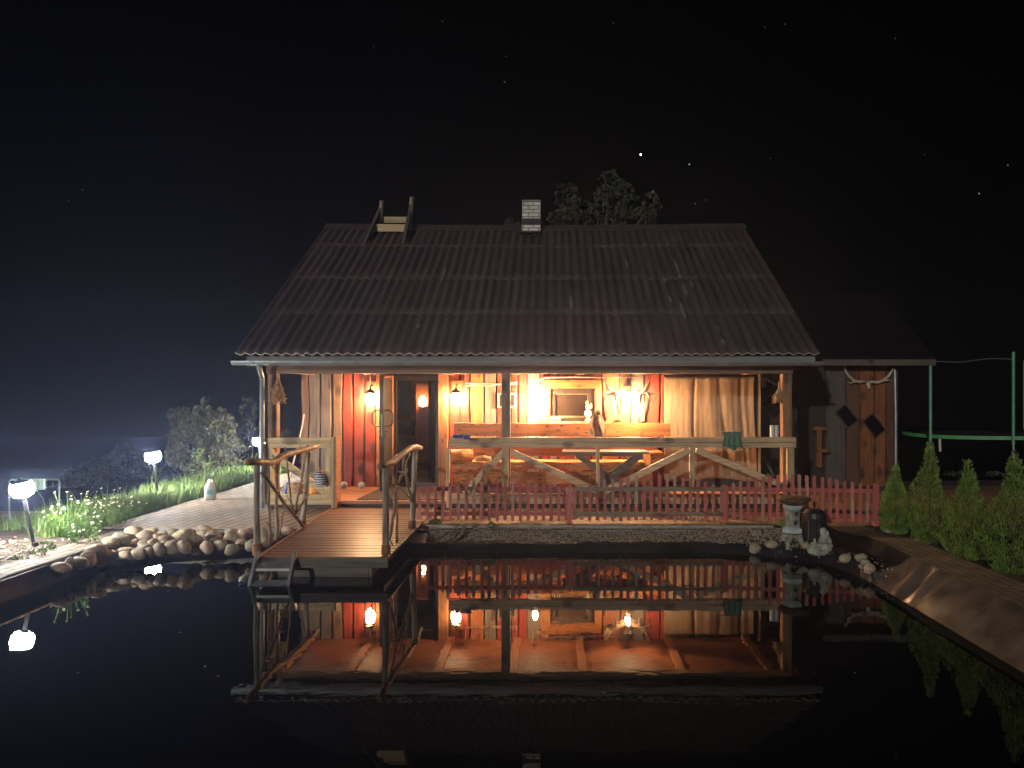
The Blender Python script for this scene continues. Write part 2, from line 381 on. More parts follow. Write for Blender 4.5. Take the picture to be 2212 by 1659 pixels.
def hit(x, y, off=0):          # where the line of sight meets the ground: the survey of what stands on the banks
    Y = 4.0
    while Y < 25:
        X, Z = XX(x, Y), ZZ(y, Y)
        if Z <= max(0, surf(X, Y))+off: break
        Y += .02
    return Vector((X, Y, max(0, surf(X, Y))))
xs = lin(PX0, -5.1, .02)+lin(-5.1, 2.9, .08)+lin(2.9, PX1, .03)+[PX1]
ys = lin(PY0, 7, .06)+lin(7, PY1, .035)+[PY1]
lb = MB().grid(xs, ys, lambda x, y: (x, y, liner_z(x, y)))
for i, f in enumerate(lb.f):
    x, y, _ = lb.v[f[0]]
    if x > 3.25 and y < 7.9+.25*noise.noise((x*4, y*4, 0)): lb.m[i] = 1  # right bank foil is browner and paler than the rest
lb.build('pool_liner', [M['liner'], M['liner_brown']], smooth='open', kind='structure')
MB().add([(PX0+.02, PY0, 0), (PX1-.05, PY0, 0), (PX1-.05, PY1-.05, 0), (PX0+.02, PY1-.05, 0)], [(0,1,2,3)]).build('water', M['water'], smooth='open', kind='structure')
# paving sheets
def sheet(name, mat, x0, x1, y0, y1, off=.012, st=.3, edge=None):
    m_ = MB().grid(lin(x0, x1, st)+[x1], lin(y0, y1, st)+[y1], lambda x, y: (x, y, gz(x, y)+off))
    return m_.build(name, mat, smooth='open', kind='structure')
sheet('paving_border', M['paving_l'], -5.62, -5.225, 2, 9.8)
sheet('paving', M['paving_l'], -5.88, -1.9, 9.93, 20)
sheet('pavement', M['paving'], -1.9, 14, 10.19, 14.6)
sheet('paving_strip', M['paving_r'], 3.63, 4.08, 2, 10.19, st=.2)
kb = MB()
x = -1.72
while x < 2.9:
    kb.box(x, min(x+.995, 2.9), 10.10, 10.19, .08, .224); x += 1.0
x = -5.4
while x < -3.4:
    kb.box(x, min(x+.995, -3.4), 9.86, 9.93, .1, .222); x += 1.0
kb.build('kerb', M['kerb'], kind='structure', bevel=.006)
# far left dirt road with timber edge
MB().grid(lin(-40, -7.6, 1)+[-7.6], lin(11.5, 15, .5)+[15], lambda x, y: (x, y, gz(x, y)+.015)).build('road', mottled('pale dirt road', (.16, .12, .09), (.27, .21, .16), 3, .9, .4, .02), smooth='open', kind='structure')
# liner trim on the left edge (pale hem)
tr = MB(); tr.tube([(PX0+.012, 3.3+.3*i, .216+.004*sin(i)) for i in range(19)], .012, 6)
tag(tr.build('edge_strip', M['zinc'], origin=(PX0, 6, .2)), 'pale strip holding the foil along the left pool edge', 'edge strip')
# submerged cord glint along left foil
# ------------------------------------------------------------------ gravel, debris
def pebbles(n, fn, r0, r1, seed):
    rr = random.Random(seed); mb = MB()
    base = [(1,0,0),(-1,0,0),(0,1,0),(0,-1,0),(0,0,.7),(0,0,-.7)]
    fs = [(0,2,4),(2,1,4),(1,3,4),(3,0,4),(2,0,5),(1,2,5),(3,1,5),(0,3,5)]
    for _ in range(n):
        p = fn(rr); r = rr.uniform(r0, r1); a = rr.uniform(0, 6.28); e = rr.uniform(.6, 1)
        mb.add([(p[0]+(x*cos(a)-y*e*sin(a))*r, p[1]+(x*sin(a)+y*e*cos(a))*r, p[2]+z*r) for x, y, z in base], fs, rr.randrange(3))
    return mb
pm = [M['pebble'], mottled('pale pebbles', (.30, .26, .20), (.5, .45, .36), 30, .8, 0), mottled('brown pebbles', (.12, .08, .05), (.25, .18, .12), 30, .8, 0)]
def gp(rr):
    X = rr.uniform(-1.6, 3.0); u = rr.random()**.8
    Y = we(X)+.17+.05*noise.noise((X*2, 0, 0))+u*(10.08-we(X)-.2); return (X, Y, liner_z(X, min(Y, PY1))+.006 if Y < PY1 else .2)
pebbles(9000, gp, .008, .017, 3).build('gravel', pm, smooth=False, kind='stuff')
def gp2(rr):
    X = rr.uniform(2.3, 3.5); Y = we(X)+rr.uniform(.02, .6); return (X, Y, liner_z(X, min(Y, PY1))+.006)
pebbles(260, gp2, .006, .02, 5).build('gravel', [M['soil'], pm[2], pm[1]], kind='stuff')
cm = MB(); rr = random.Random(5)
for _ in range(420):
    x = rr.uniform(-7.6, -5.65); y = rr.uniform(7.0, 9.2); a = rr.uniform(0, 6.28); l = rr.uniform(.02, .07); z = gz(x, y)+rr.uniform(.0, .05)
    cm.beam((x, y, z), (x+l*cos(a), y+l*sin(a), z+rr.uniform(-.02, .03)), rr.uniform(.015, .04), .006, up=(rr.uniform(-.4,.4), rr.uniform(-.4,.4), 1))
cm.build('bark_mulch', mottled('pale bark chips', (.22, .16, .12), (.46, .38, .32), 20, .9, .3), kind='stuff')
fl_ = MB(); rr = random.Random(77)
for _ in range(90):
    y = rr.uniform(5, 9.3); x = rr.uniform(-5, 3.1)
    if rr.random() < .5: y = we(x)-abs(rr.gauss(0, .25)); 
    a = rr.uniform(0, 6.28); l = rr.uniform(.008, .022); fl_.add([(x-l*cos(a), y-l*sin(a), .003), (x+l*.4*sin(a), y-l*.4*cos(a), .005), (x+l*cos(a), y+l*sin(a), .003), (x-l*.4*sin(a), y+l*.4*cos(a), .004)], [(0,1,2,3)])
fl_.build('floating_leaves', mottled('floating leaf bits', (.10, .08, .04), (.35, .30, .20), 20, .7, 0), kind='stuff', smooth='open')
# ------------------------------------------------------------------ leaves helpers
def leafcloud(mb, c, rad, n, size, seed, mi=0, shell=.35, up=0):
    rr = random.Random(seed)
    for _ in range(n):
        while True:
            d = Vector((rr.uniform(-1,1), rr.uniform(-1,1), rr.uniform(-1,1)))
            if 1e-3 < d.length <= 1: break
        k = d.length; d = d.normalized()*(k**shell)
        if noise.noise((c[0]+d.x*rad[0]*1.0+seed, c[1], c[2]+d.z*rad[2]))*0+noise.noise(Vector((c[0]+d.x*rad[0], c[1]+d.y*rad[1], c[2]+d.z*rad[2]))*(1.1/max(.18, rad[0]))) < -.12: continue
        q = Vector((c[0]+d.x*rad[0], c[1]+d.y*rad[1], c[2]+d.z*rad[2]))
        q += Vector((noise.noise(q*3), noise.noise(q*3+Vector((9,0,0))), noise.noise(q*3+Vector((0,9,0)))))*rad[0]*.3
        a = Vector((rr.uniform(-1,1), rr.uniform(-1,1), rr.uniform(-1,1)+up)).normalized(); b = a.cross(Vector((rr.uniform(-1,1), rr.uniform(-1,1), rr.uniform(-1,1)))).normalized()
        s = size*rr.uniform(.6, 1.3)
        mb.add([q-a*s, q+b*s*.45, q+a*s, q-b*s*.45], [(0,1,2,3)], mi)
def tree(name, label, cat, base, trunk_h, clumps, leaf, n, size, mat, group=None, tr=.04, up=0, seed=1):
    t = thing(name, label, cat, base, group)
    tm = MB(); b = Vector(base); rr = random.Random(seed)
    top = b+Vector((0, 0, trunk_h)); tm.tube([b, b+Vector((tr, 0, trunk_h*.5)), top], [tr, tr*.8, tr*.5], 7)
    for c, r in clumps: 
        c = Vector(c); md = (top+c)/2+Vector((rr.uniform(-.1,.1), 0, .05)); st = b+Vector((0,0,trunk_h*rr.uniform(.5, 1)))
        tm.tube([st, md, c], [tr*.5, tr*.35, tr*.12], 5)
    tm.build('trunk', M['trunk'], t)
    cm_ = MB(); tot = sum(r[0]*r[2] for c, r in clumps)
    for i, (c, r) in enumerate(clumps): leafcloud(cm_, c, r, int(n*r[0]*r[2]/tot), size, seed*31+i, up=up)
    cm_.build('crown', mat, t, smooth='open')
    return t
# ------------------------------------------------------------------ house
HX0, HX1 = XX(508, 11.3), XX(1770, 11.3)
house = thing('sauna_house', 'low sauna house with red board walls, open porch and brown corrugated roof', 'house', (-.4, 13.45, .2))
WY = 13.45; FZ, CEIL = .33, 2.335
EY, EZ, RY, RZ = 11.3, 2.54, 15.84, 5.41
# roof: courses of corrugated sheets
def course(mb, t0, t1, lift, y0=EY, z0=EZ, y1=RY, z1=RZ):
    nx = 57*8; dy, dz = y1-y0, z1-z0; L = sqrt(dy*dy+dz*dz); nyv, nzv = -dz/L*(1 if dy > 0 else -1), abs(dy)/L
    th = .015; b = len(mb.v); rows = 6; top = []; bot = []
    for j in range(rows+1):
        t = t0+(t1-t0)*j/rows; lf = lift*(1-j/rows)
        for i in range(nx+1):
            X = HX0+(HX1-HX0)*i/nx
            c = .018*cos(2*pi*i/8)+lf+.008*noise.noise((int(i/56)*3.1+t0*7, t0*5, 0))
            yy, zz = y0+dy*t, z0+dz*t
            sag = .035*sin(pi*(X-HX0)/(HX1-HX0))*t - .05*(X-HX0)/(HX1-HX0)*0
            top.append((X, yy+nyv*c, zz+nzv*c-sag)); bot.append((X, yy+nyv*(c-th), zz+nzv*(c-th)-sag))
    n1 = nx+1; fs = []; ms = []
    o = len(top)
    for j in range(rows):
        for i in range(nx):
            fs.append((j*n1+i, j*n1+i+1, (j+1)*n1+i+1, (j+1)*n1+i)); ms.append(0)
            fs.append((o+j*n1+i, o+(j+1)*n1+i, o+(j+1)*n1+i+1, o+j*n1+i+1)); ms.append(0)
    for i in range(nx): fs.append((i, o+i, o+i+1, i+1)); ms.append(1)
    for j in range(rows):
        fs.append((j*n1, (j+1)*n1, o+(j+1)*n1, o+j*n1)); ms.append(0)
        k = nx; fs.append((j*n1+k, o+j*n1+k, o+(j+1)*n1+k, (j+1)*n1+k)); ms.append(0)
    mb.v += top+bot; mb.f += [[b+i for i in f] for f in fs]; mb.m += ms
rb = MB()
for t0, t1 in ((0, .28), (.25, .54), (.51, .83), (.80, 1.0)): course(rb, t0, t1, .007)
course(rb, 0, 1, .02, 20.38, EZ, RY, RZ)
roof = rb.build('roof', [M['roof'], M['roof_edge'], mottled('weathered lap edge', (.07, .055, .055), (.22, .19, .18), 2.5, .85, 0, lo=.45, hi=.7)], house, smooth='open')
for p_ in roof.data.polygons:
    if p_.material_index == 1:
        p_.use_smooth = False
        if p_.center.z+house['_o'][2] > EZ+.15: p_.material_index = 2
for x, ya, yb in ((1453,562,590),(1463,592,604),(1456,641,655),(1487,615,640),(1498,608,622),(1543,705,718),(1572,735,749),(1350,560,582),(1225,640,668),(960,575,610),(905,700,712),(1480,655,690),(1432,600,612)):
    def tt(y):
        lo, hi = 0.0, 1.0
        for _ in range(30):
            m_ = (lo+hi)/2
            if VY-FPX*(EZ+(RZ-EZ)*m_-CZ)/(EY+(RY-EY)*m_) > y: lo = m_
            else: hi = m_
        return lo
    tb, ta = tt(ya), tt(yb); Ym = EY+(RY-EY)*(ta+tb)/2; W8 = (HX1-HX0)/57; X = HX0+round((XX(x, Ym)-HX0)/W8)*W8; vs = []; bp_ = MB()
    for j in range(5):
        t_ = ta+(tb-ta)*j/4; wv_ = .032*sin(pi*(j+.5)/5)
        for q in (-1, 0, 1): vs.append((X+q*wv_, EY+(RY-EY)*t_-.016, EZ+(RZ-EZ)*t_+.0265-.006*abs(q)-.035*sin(pi*(X-HX0)/(HX1-HX0))*t_))
    bp_.add(vs, [(j*3+q, j*3+q+1, j*3+q+4, j*3+q+3) for j in range(4) for q in (0, 1)])
    bp_.build('bare_patch', M['roof_bare'], roof, smooth='open')
rc = MB()
for k in range(8):
    xa = HX0+(HX1-HX0)*k/8; xb = HX0+(HX1-HX0)*(k+1)/8+.03
    f = lambda X: .035*sin(pi*(X-HX0)/(HX1-HX0))
    rc.add([(xa, RY-.2, RZ-.085-f(xa)), (xb, RY-.2, RZ-.085-f(xb)), (xb, RY, RZ+.055-f(xb)), (xa, RY, RZ+.055-f(xa)), (xb, RY+.2, RZ-.085-f(xb)), (xa, RY+.2, RZ-.085-f(xa)),
            (xa, RY-.2, RZ-.10-f(xa)), (xb, RY-.2, RZ-.10-f(xb))], [(0,1,2,3),(3,2,4,5),(6,7,1,0)])
rc.build('ridge_cap', M['roof'], roof)
ch = MB(); cx0, cx1 = XX(1128, 15.5), XX(1167, 15.5)
ch.box(cx0, cx1, 15.5, 15.86, 5.0, ZZ(435, 15.5)); 
chim = ch.build('chimney', M['brick_white'], roof, origin=house['_o'])
# brick courses must run upright: rotate mapping so that rows stack along z
_t = M['brick_white'].node_tree
for nd in _t.nodes:
    if nd.type == 'MAPPING': nd.inputs['Rotation'].default_value = (pi/2, 0, 0)
fl = MB(); fl.box(cx0-.012, cx1+.012, 15.485, 15.87, ZZ(486, 15.5), ZZ(472, 15.5)); fl.box(cx0-.05, cx1+.015, 15.30, 15.48, 5.17, 5.20)
fl.build('chimney_flashing', M['roof'], roof, origin=house['_o'])
MB().box(cx0-.01, cx1+.01, 15.49, 15.87, ZZ(435, 15.5), ZZ(435, 15.5)+.03).build('chimney_cap', M['fascia'], roof, origin=house['_o'])
# pale scuffs are flakes of bare sheet following the waves
# fascia, gutter, downpipe
MB().box(HX0+.12, HX1-.02, 11.42, 11.45, 2.365, 2.515).build('fascia', M['fascia'], house)
gm = MB(); gx0, gx1 = XX(499, 11.3), XX(1777, 11.3); prof = [(.062*cos(a), .062*sin(a)) for a in [pi+pi*k/8 for k in range(9)]]
for i, (xa, xb) in enumerate([(gx0, gx1)]):
    vs = []; 
    for xx in (xa, xb):
        vs += [(xx, 11.345+a, 2.44+b_-.012*(xx > 0)) for a, b_ in prof]+[(xx, 11.345+a*.9, 2.44+b_*.9-.012*(xx > 0)) for a, b_ in reversed(prof)]
    n_ = 18; fs = [(k, (k+1) % n_, n_+(k+1) % n_, n_+k) for k in range(n_)]+[tuple(range(9)), tuple(n_+k for k in range(9))]
    gm.add(vs, fs)
for X in (gx0+.32, -2.9, -1.6, -.2, 1.2, 2.6): gm.tube([(X, 11.345+.066*cos(a), 2.435+.066*sin(a)) for a in [pi+pi*k/8 for k in range(9)]], .006, 6)
gm.build('gutter', M['zinc'], house)
dp = MB(); dx = XX(566, 11.5)
dp.tube([(XX(560, 11.35), 11.345, 2.40), (XX(560, 11.35), 11.345, 2.33), (dx, 11.50, 2.20), (dx, 11.50, 2.14), (dx, 11.50, .24)], .036, 12)
for z in (1.9, .9): dp.tube([(dx, 11.50, z), (dx, 11.50, z+.03)], .041, 12)
dp.build('downpipe', M['zinc'], house, smooth=False)
# front beam, posts
MB().box(XX(578, 11.7), XX(1711, 11.7), 11.64, 11.79, 2.262, 2.372).build('porch_beam', M['beam'], house, bevel=.008)
def post(x0, x1, Y0, Y1, z0, z1, mat): return MB().box(x0, x1, Y0, Y1, z0, z1).build('post', mat, house, bevel=.008)
post(XX(578, 11.7), XX(597.6, 11.7), 11.7, 11.85, .22, 2.26, M['brown'])
post(XX(1083, 11.7), XX(1102, 11.7), 11.7, 11.84, .22, 2.26, M['grey'])
post(XX(1691, 11.7), XX(1711, 11.7), 11.7, 11.86, .22, 2.26, M['brown'])
post(XX(949, WY), XX(969, WY), 13.30, 13.44, FZ, CEIL, M['post'])
MB().box(XX(1637, 13.4), XX(1642, 13.4), 13.36, 13.42, FZ-.1, CEIL).build('post', M['rail_z'], house)
# ceiling & rafters
cb = MB(); yy = 11.80
while yy < 13.44: cb.box(XX(578, 11.7), HX1-.1, yy, min(yy+.128, 13.6), CEIL, CEIL+.02); yy += .14
cb.box(XX(578, 11.7), HX1-.1, 11.80, 13.6, CEIL+.03, CEIL+.05)
cb.build('ceiling', M['ceiling'], house)
for xr in (-4.22, -3.13, -1.78, -.63, .455, 1.98, 3.35): MB().box(xr-.065, xr+.065, 11.8, 13.44, CEIL-.05, CEIL-.002).build('rafter', M['rafter'], house, bevel=.005)
# floor
fb = MB(); yy = 11.72
while yy < 13.44: fb.box(XX(578, 11.7), XX(1711, 11.7), yy, min(yy+.136, 13.6), FZ-.03, FZ-.001*R.random()); yy += .14
fb.build('floor', M['floor'], house)
MB().box(XX(727, 11.6), XX(967, 11.6)+.05, 11.62, 11.715, FZ-.04, FZ+.006).build('threshold', M['rafter'], house)
MB().box(XX(580, 11.7), XX(1711, 11.7), 11.74, 11.80, .19, FZ-.035).build('plinth', M['wall_dark'], house)
# walls made of waney boards
def waney(mb, x0, x1, z0, z1, Y, th, mi, seed, amp=.010):
    k = max(2, int((z1-z0)/.09)); vs = []
    for j in range(k+1):
        z = z0+(z1-z0)*j/k
        a = amp*(noise.noise((seed*7.3, z*2.2, 0))*2+noise.noise((seed*3.3, z*7, 5))*.6); b_ = amp*(noise.noise((seed*5.1, z*2.0, 9))*2+noise.noise((seed, z*7, 2))*.6)
        vs += [(x0+a, Y-th*.35, z), (x0+a+.012, Y-th, z), (x1+b_-.012, Y-th, z), (x1+b_, Y-th*.35, z), (x1+b_, Y, z), (x0+a, Y, z)]
    fs = []
    for j in range(k):
        for i in range(6): i2 = (i+1) % 6; fs.append((j*6+i, j*6+i2, (j+1)*6+i2, (j+1)*6+i))
    fs.append(tuple(range(6))[::-1]); fs.append(tuple(k*6+i for i in range(6)))
    mb.add(vs, fs, mi)
wb = MB()
RED, ORA, GRY, BRN, BCK = 0, 1, 2, 3, 4
TOP = CEIL-.002
bl = [(652,668,BRN),(669,692,GRY),(694,716,GRY),(721,740,BRN),(742,762,RED),(765,786,RED),(789,812,RED),
      (971,992,RED),(995,1014,RED),(1017,1045,ORA),(1048,1071,GRY),(1074,1090,RED),(1092,1103,RED),(1105,1117,RED),(1120,1137,RED),(1139,1165,GRY)]
for i, (a, b_, c) in enumerate(bl): waney(wb, XX(a, WY), XX(b_, WY), FZ+.0, TOP, WY, .03, c, i+1)
zt = ZZ(819, WY); zbm = ZZ(911, WY)
for i, (a, b_) in enumerate([(1168,1187),(1189,1205),(1207,1222),(1224,1238),(1240,1255),(1257,1276),(1278,1297)]):
    waney(wb, XX(a, WY), XX(b_, WY), zt, TOP, WY, .03, RED, i+31, .006)
    waney(wb, XX(a, WY), XX(b_, WY), FZ, zbm, WY, .03, (RED, GRY, RED, RED, BRN, RED, RED)[i], i+41, .006)
for i, (a, b_, c) in enumerate([(1300,1336,ORA),(1339,1361,ORA),(1364,1391,GRY),(1394,1424,RED),(1427,1435,RED)]): waney(wb, XX(a, WY), XX(b_, WY), FZ, TOP, WY, .03, c, i+61)
wl, wr_ = XX(652, WY), XX(1435, WY); dl, dr = XX(851, WY), XX(947, WY); wz0, wz1 = ZZ(910, WY), ZZ(840, WY)
for a, b_, z0, z1 in ((wl, dl-.1, .2, 2.5), (dr, XX(1187, WY), .2, 2.5), (XX(1187, WY), XX(1284, WY), .2, wz0), (XX(1187, WY), XX(1284, WY), wz1, 2.5), (XX(1284, WY), wr_, .2, 2.5), (dl-.1, dr, 2.26, 2.5)):
    wb.box(a, b_, WY+.002, WY+.10, z0, z1, BCK)
wall = wb.build('wall', [M['red'], M['orange'], M['grey'], M['brown'], M['wall_dark']], house)
sw = MB(); sw.box(wl, wl+.1, WY+.103, 18.2, .2, 2.6); sw.box(wr_-.1, wr_, WY+.103, 18.2, .2, 2.6); sw.box(wl, wr_, 18.2, 18.3, .2, 2.6)
for X in (wl, wr_-.1):
    sw.add([(X, 11.9, 2.62), (X, 19.8, 2.62), (X, RY, RZ-.12), (X+.06, 11.9, 2.62), (X+.06, 19.8, 2.62), (X+.06, RY, RZ-.12)], [(0,1,2),(3,5,4),(0,3,4,1),(1,4,5,2),(2,5,3,0)])
sw.build('wall', M['brown'], house)
# door frame, open door leaf
jm = MB(); jm.box(XX(834, WY), XX(851, WY), 13.33, 13.55, FZ, 2.27); jm.box(XX(814.5, WY), XX(821.5, WY), 13.38, 13.447, FZ, CEIL-.003)
jm.build('door_frame', M['orange'], house, bevel=.006)
df = MB(); df.box(dl, dl+.045, 13.41, 13.53, FZ, 2.26); df.box(dr-.045, dr, 13.41, 13.53, FZ, 2.26); df.box(dl+.046, dr-.046, 13.41, 13.53, 2.19, 2.258); df.box(dl-.02, dr+.0, 13.34, 13.54, FZ+.002, FZ+.07)
df.build('door_frame', M['dark_frame'], house)
leafx = XX(828, 12.78)
lf = MB(); lf.box(leafx-.035, leafx+.035, 12.66, 13.35, FZ+.03, 2.22)
door = lf.build('door', M['dark_frame'], house, bevel=.004)
hd = MB()
for s_ in (-1, 1):
    hz0, hz1 = ZZ(921, 12.72), ZZ(886, 12.72); X = leafx+s_*.036
    hd.tube([(X, 12.72, hz1), (X+s_*.09, 12.72, hz1-.005), (X+s_*.135, 12.72, hz1-.06), (X+s_*.14, 12.72, (hz0+hz1)/2), (X+s_*.135, 12.72, hz0+.06), (X+s_*.09, 12.72, hz0+.005), (X, 12.72, hz0)], .013, 8)
    hd.tube([(X, 12.72, hz0-.09), (X+s_*.05, 12.72, hz0-.09), (X+s_*.06, 12.80, hz0-.10)], .009, 6); hd.tube([(X, 12.72, hz0-.17), (X+s_*.02, 12.72, hz0-.17)], .02, 8)
hd.build('handle', M['iron'], door, origin=house['_o'])
lk = MB(); lk.box(leafx-.012, leafx+.012, 12.652, 12.661, 1.25, 1.62); lk.build('lock_plate', M['zinc'], door, origin=house['_o'])
# interior
im = MB(); ix0, ix1, iy1 = -3.5, -1.2, 15.3
im.box(ix0-.05, ix0, 13.56, iy1, FZ, 2.4); im.box(ix1, ix1+.05, 13.56, iy1, FZ, 2.4); im.box(ix0, ix1, 13.56, iy1, 2.4, 2.45)
ox0, ox1, oz0, oz1 = XX(897, iy1), XX(934, iy1), .34, 2.15
im.box(ix0, ox0, iy1, iy1+.08, FZ, 2.4); im.box(ox1, ix1, iy1, iy1+.08, FZ, 2.4); im.box(ox0, ox1, iy1, iy1+.08, oz1, 2.4)
im.build('inner_wall', M['int_wall'], house)
MB().box(ix0, ix1, 13.56, 16.6, FZ-.06, FZ-.005).build('inner_floor', M['int_floor'], house)
fm = MB(); fm.box(ox0-.07, ox0, iy1-.03, iy1-.002, FZ, oz1+.06); fm.box(ox0, ox1+.0, iy1-.03, iy1-.002, oz1, oz1+.06)
fm.box(ox1+.001, ox1+.06, iy1-.5, iy1-.002, FZ, oz1+.05, 1)
fm.build('door_frame', [M['int_orange'], M['dark_frame']], house)
cl = MB(); cl.box(ox0-.5, ox1+.6, 16.5, 16.55, FZ, 2.4); cl.box(ox0-.55, ox0-.5, iy1+.09, 16.5, FZ, 2.4); cl.box(ox1+.6, ox1+.65, iy1+.09, 16.5, FZ, 2.4); cl.box(ox0-.5, ox1+.6, iy1+.09, 16.5, 2.4, 2.44)
cl.build('inner_wall', M['int_orange'], house)
bn = MB(); z = .5
for z0, y0 in ((.5, 15.75), (.8, 16.1)): bn.box(ox0-.4, ox1+.5, y0, 16.49, z0-.3 if z0 > .6 else FZ, z0+.05)
tag(MB().box(ox0-.1, ox1+.5, 16.30, 16.499, 1.64, 1.68).build('shelf', M['int_orange'], origin=(ox0, 16.4, 1.64)), 'orange wooden shelf carrying the egg shaped lamp', 'shelf')
tag(bn.build('sauna_bench', M['int_orange'], origin=(ox0, 16, .33)), 'orange timber steps seen through the inner doorway', 'sauna bench')
tag(MB().box(XX(905, 16.2)-.03, XX(927, 16.2), 16.15, 16.19, .85, 1.56).build('backrest_panel', M['int_orange'], origin=(-2.8, 16.2, .3)), 'tall amber timber panel below the shelf inside the cabin', 'panel')
# egg lamp on the shelf
el = thing('egg_lamp', 'small white egg shaped lamp with dark figure on the inner shelf', 'lamp', (XX(911.5, 16.3), 16.36, 1.682))
MB().lathe([(.03, 0), (.072, .03), (.085, .09), (.07, .16), (.04, .21), (.01, .235)], el['_o'], 16).build('lamp_shade', emis('egg lamp glow', (1, .70, .40), 26), el, smooth=True)
ex, ey, ez = el['_o']
MB().box(ex-.02, ex+.02, ey-.092, ey-.086, ez+.05, ez+.075).box(ex-.008, ex+.012, ey-.092, ey-.086, ez+.075, ez+.12).build('figure', M['plastic_black'], el)
# arch mirror
am = thing('arched_mirror', 'dark arched mirror with pale arch frame on the inner wall', 'mirror', (XX(877, 15.2), 15.27, ZZ(941, 15.2)))
ax, ay, az = am['_o']; ar = .155
mm = MB(); pts = [(ax-ar, ay, az), (ax+ar, ay, az)]+[(ax+ar*cos(a), ay, az+.2+ar*sin(a)) for a in [pi*k/12 for k in range(13)]]
mm.add(pts, [tuple(range(len(pts)))]); mm.build('mirror', M['pane'], am, smooth='open')
MB().tube([(ax+(ar+.02)*cos(a), ay-.01, az+.2+(ar+.02)*sin(a)) for a in [pi*k/14 for k in range(15)]]+[(ax-ar-.02, ay-.01, az+.01)], .016, 6).build('frame', M['brown'], am)
MB().tube([(ax+ar+.02, ay-.01, az+.2), (ax+ar+.02, ay-.012, az)], .016, 6).box(ax+.06, ax+ar+.09, ay-.06, ay-.005, az-.03, az-.008).build('frame', M['orange'], am)
for k in range(-3, 4):
    a = pi/2+k*.33
    MB().tube([(ax, ay-.012, az+.16), (ax+.13*cos(a), ay-.012, az+.17+.16*sin(a))], .006, 5).build('ray', M['iron'], am)
# rolled cloth strip hanging by jamb
tag(MB().add([(XX(851, 13.9), 13.9, 1.72), (XX(857, 13.9), 13.9, 1.1), (XX(861, 13.9), 13.9, .66), (XX(864, 13.9), 13.9, .6), (XX(864, 13.9), 13.9, .95), (XX(858, 13.9), 13.9, 1.4),
     (XX(851, 13.9), 13.92, 1.72), (XX(857, 13.9), 13.92, 1.1), (XX(861, 13.9), 13.92, .66), (XX(864, 13.9), 13.92, .6), (XX(864, 13.9), 13.92, .95), (XX(858, 13.9), 13.92, 1.4)],
     [(0,1,2,3,4,5),(11,10,9,8,7,6),(0,6,7,1),(1,7,8,2),(2,8,9,3),(3,9,10,4),(4,10,11,5),(5,11,6,0)]).build('cloth_strip', M['canvas'], origin=(XX(857, 13.9), 13.9, .6)), 'narrow beige cloth hanging just inside the doorway', 'cloth')
tag(MB().lathe([(.075, 0), (.085, -.03), (.05, -.05), (.01, -.055)], (XX(866, 14.5), 14.5, 2.36), 14).build('ceiling_lamp', M['white'], origin=(XX(866, 14.5), 14.5, 2.36)), 'small unlit white ceiling lamp just inside the doorway', 'lamp')
# window
wn = MB(); a0, a1 = XX(1189, WY), XX(1284, WY)
for bx in ((a0, a1, wz1-.075, wz1), (a0, a1, wz0, wz0+.055), (a0, a0+.075, wz0+.055, wz1-.075), (a1-.105, a1, wz0+.055, wz1-.075)): wn.box(bx[0], bx[1], 13.40, 13.46, bx[2], bx[3])
win = wn.build('window', M['dark_frame'], house, bevel=.006)
MB().box(a0+.075, a1-.105, 13.45, 13.465, wz0+.055, wz1-.075).build('pane', M['pane'], win, origin=house['_o'])
ifr = MB(); q0, q1, q2, q3 = a0+.085, a1-.115, wz0+.065, wz1-.085
for bx in ((q0, q1, q3-.012, q3), (q0, q1, q2, q2+.03), (q0, q0+.012, q2, q3), (q1-.012, q1, q2, q3)): ifr.box(bx[0], bx[1], 13.435, 13.449, bx[2], bx[3])
ifr.build('glazing_frame', mottled('brown bead', (.20, .13, .08), (.28, .19, .12), 9, .5, .1), win, origin=house['_o'])
MB().box(a0-.02, a1-.02, 13.33, 13.449, wz0-.03, wz0-.002).build('sill', M['rail_grey'], win, origin=house['_o'])
for q0_, q1_ in ((XX(1167, WY), a0-.003), (a1+.003, XX(1299, WY))): MB().box(q0_, q1_, 13.35, 13.448, wz0-.02, zt-.1).build('window_casing', M['post'], house, bevel=.01)
MB().box(XX(1170, 13.3), XX(1299, 13.3), 13.30, 13.448, ZZ(839, 13.3), ZZ(820, 13.3)).build('window_lintel', M['knotty'], house, bevel=.012)
# porch railings
def railing(x0, x1, y_top, uprights, braces, bottom, mat, matz):
    Y = 11.55; z1 = ZZ(y_top, Y); z0 = ZZ(y_top+22, Y)
    tm = MB(); tm.box(XX(x0, Y), XX(x1, Y), Y, Y+.12, (z0+z1)/2+.003, z1); tm.box(XX(x0, Y), XX(x1, Y), Y+.004, Y+.116, z0, (z0+z1)/2-.003)
    t_ = tm.build('railing', mat, house, bevel=.006)
    for a, b_, yb in uprights: MB().box(XX(a, Y), XX(b_, Y), Y+.02, Y+.10, ZZ(yb, Y), z0-.001).build('baluster', matz, t_, origin=house['_o'], bevel=.005)
    for i, (a, ya, b_, yb) in enumerate(braces):
        p, q = P(a, ya, Y+.045+.012*i), P(b_, yb, Y+.045+.012*i); MB().beam(p, q, .095, .05, (0,1,0)).build('brace', mat, t_, origin=house['_o'], bevel=.004)
    for a, ya, b_, yb in bottom:
        zm = (ZZ(ya, Y)+ZZ(yb, Y))/2
        MB().box(XX(a, Y), XX(b_, Y), Y+.03, Y+.075, zm+.003, ZZ(ya, Y)).box(XX(a, Y), XX(b_, Y), Y+.034, Y+.071, ZZ(yb, Y), zm-.003).build('bottom_rail', mat, t_, origin=house['_o'], bevel=.004)
    return t_
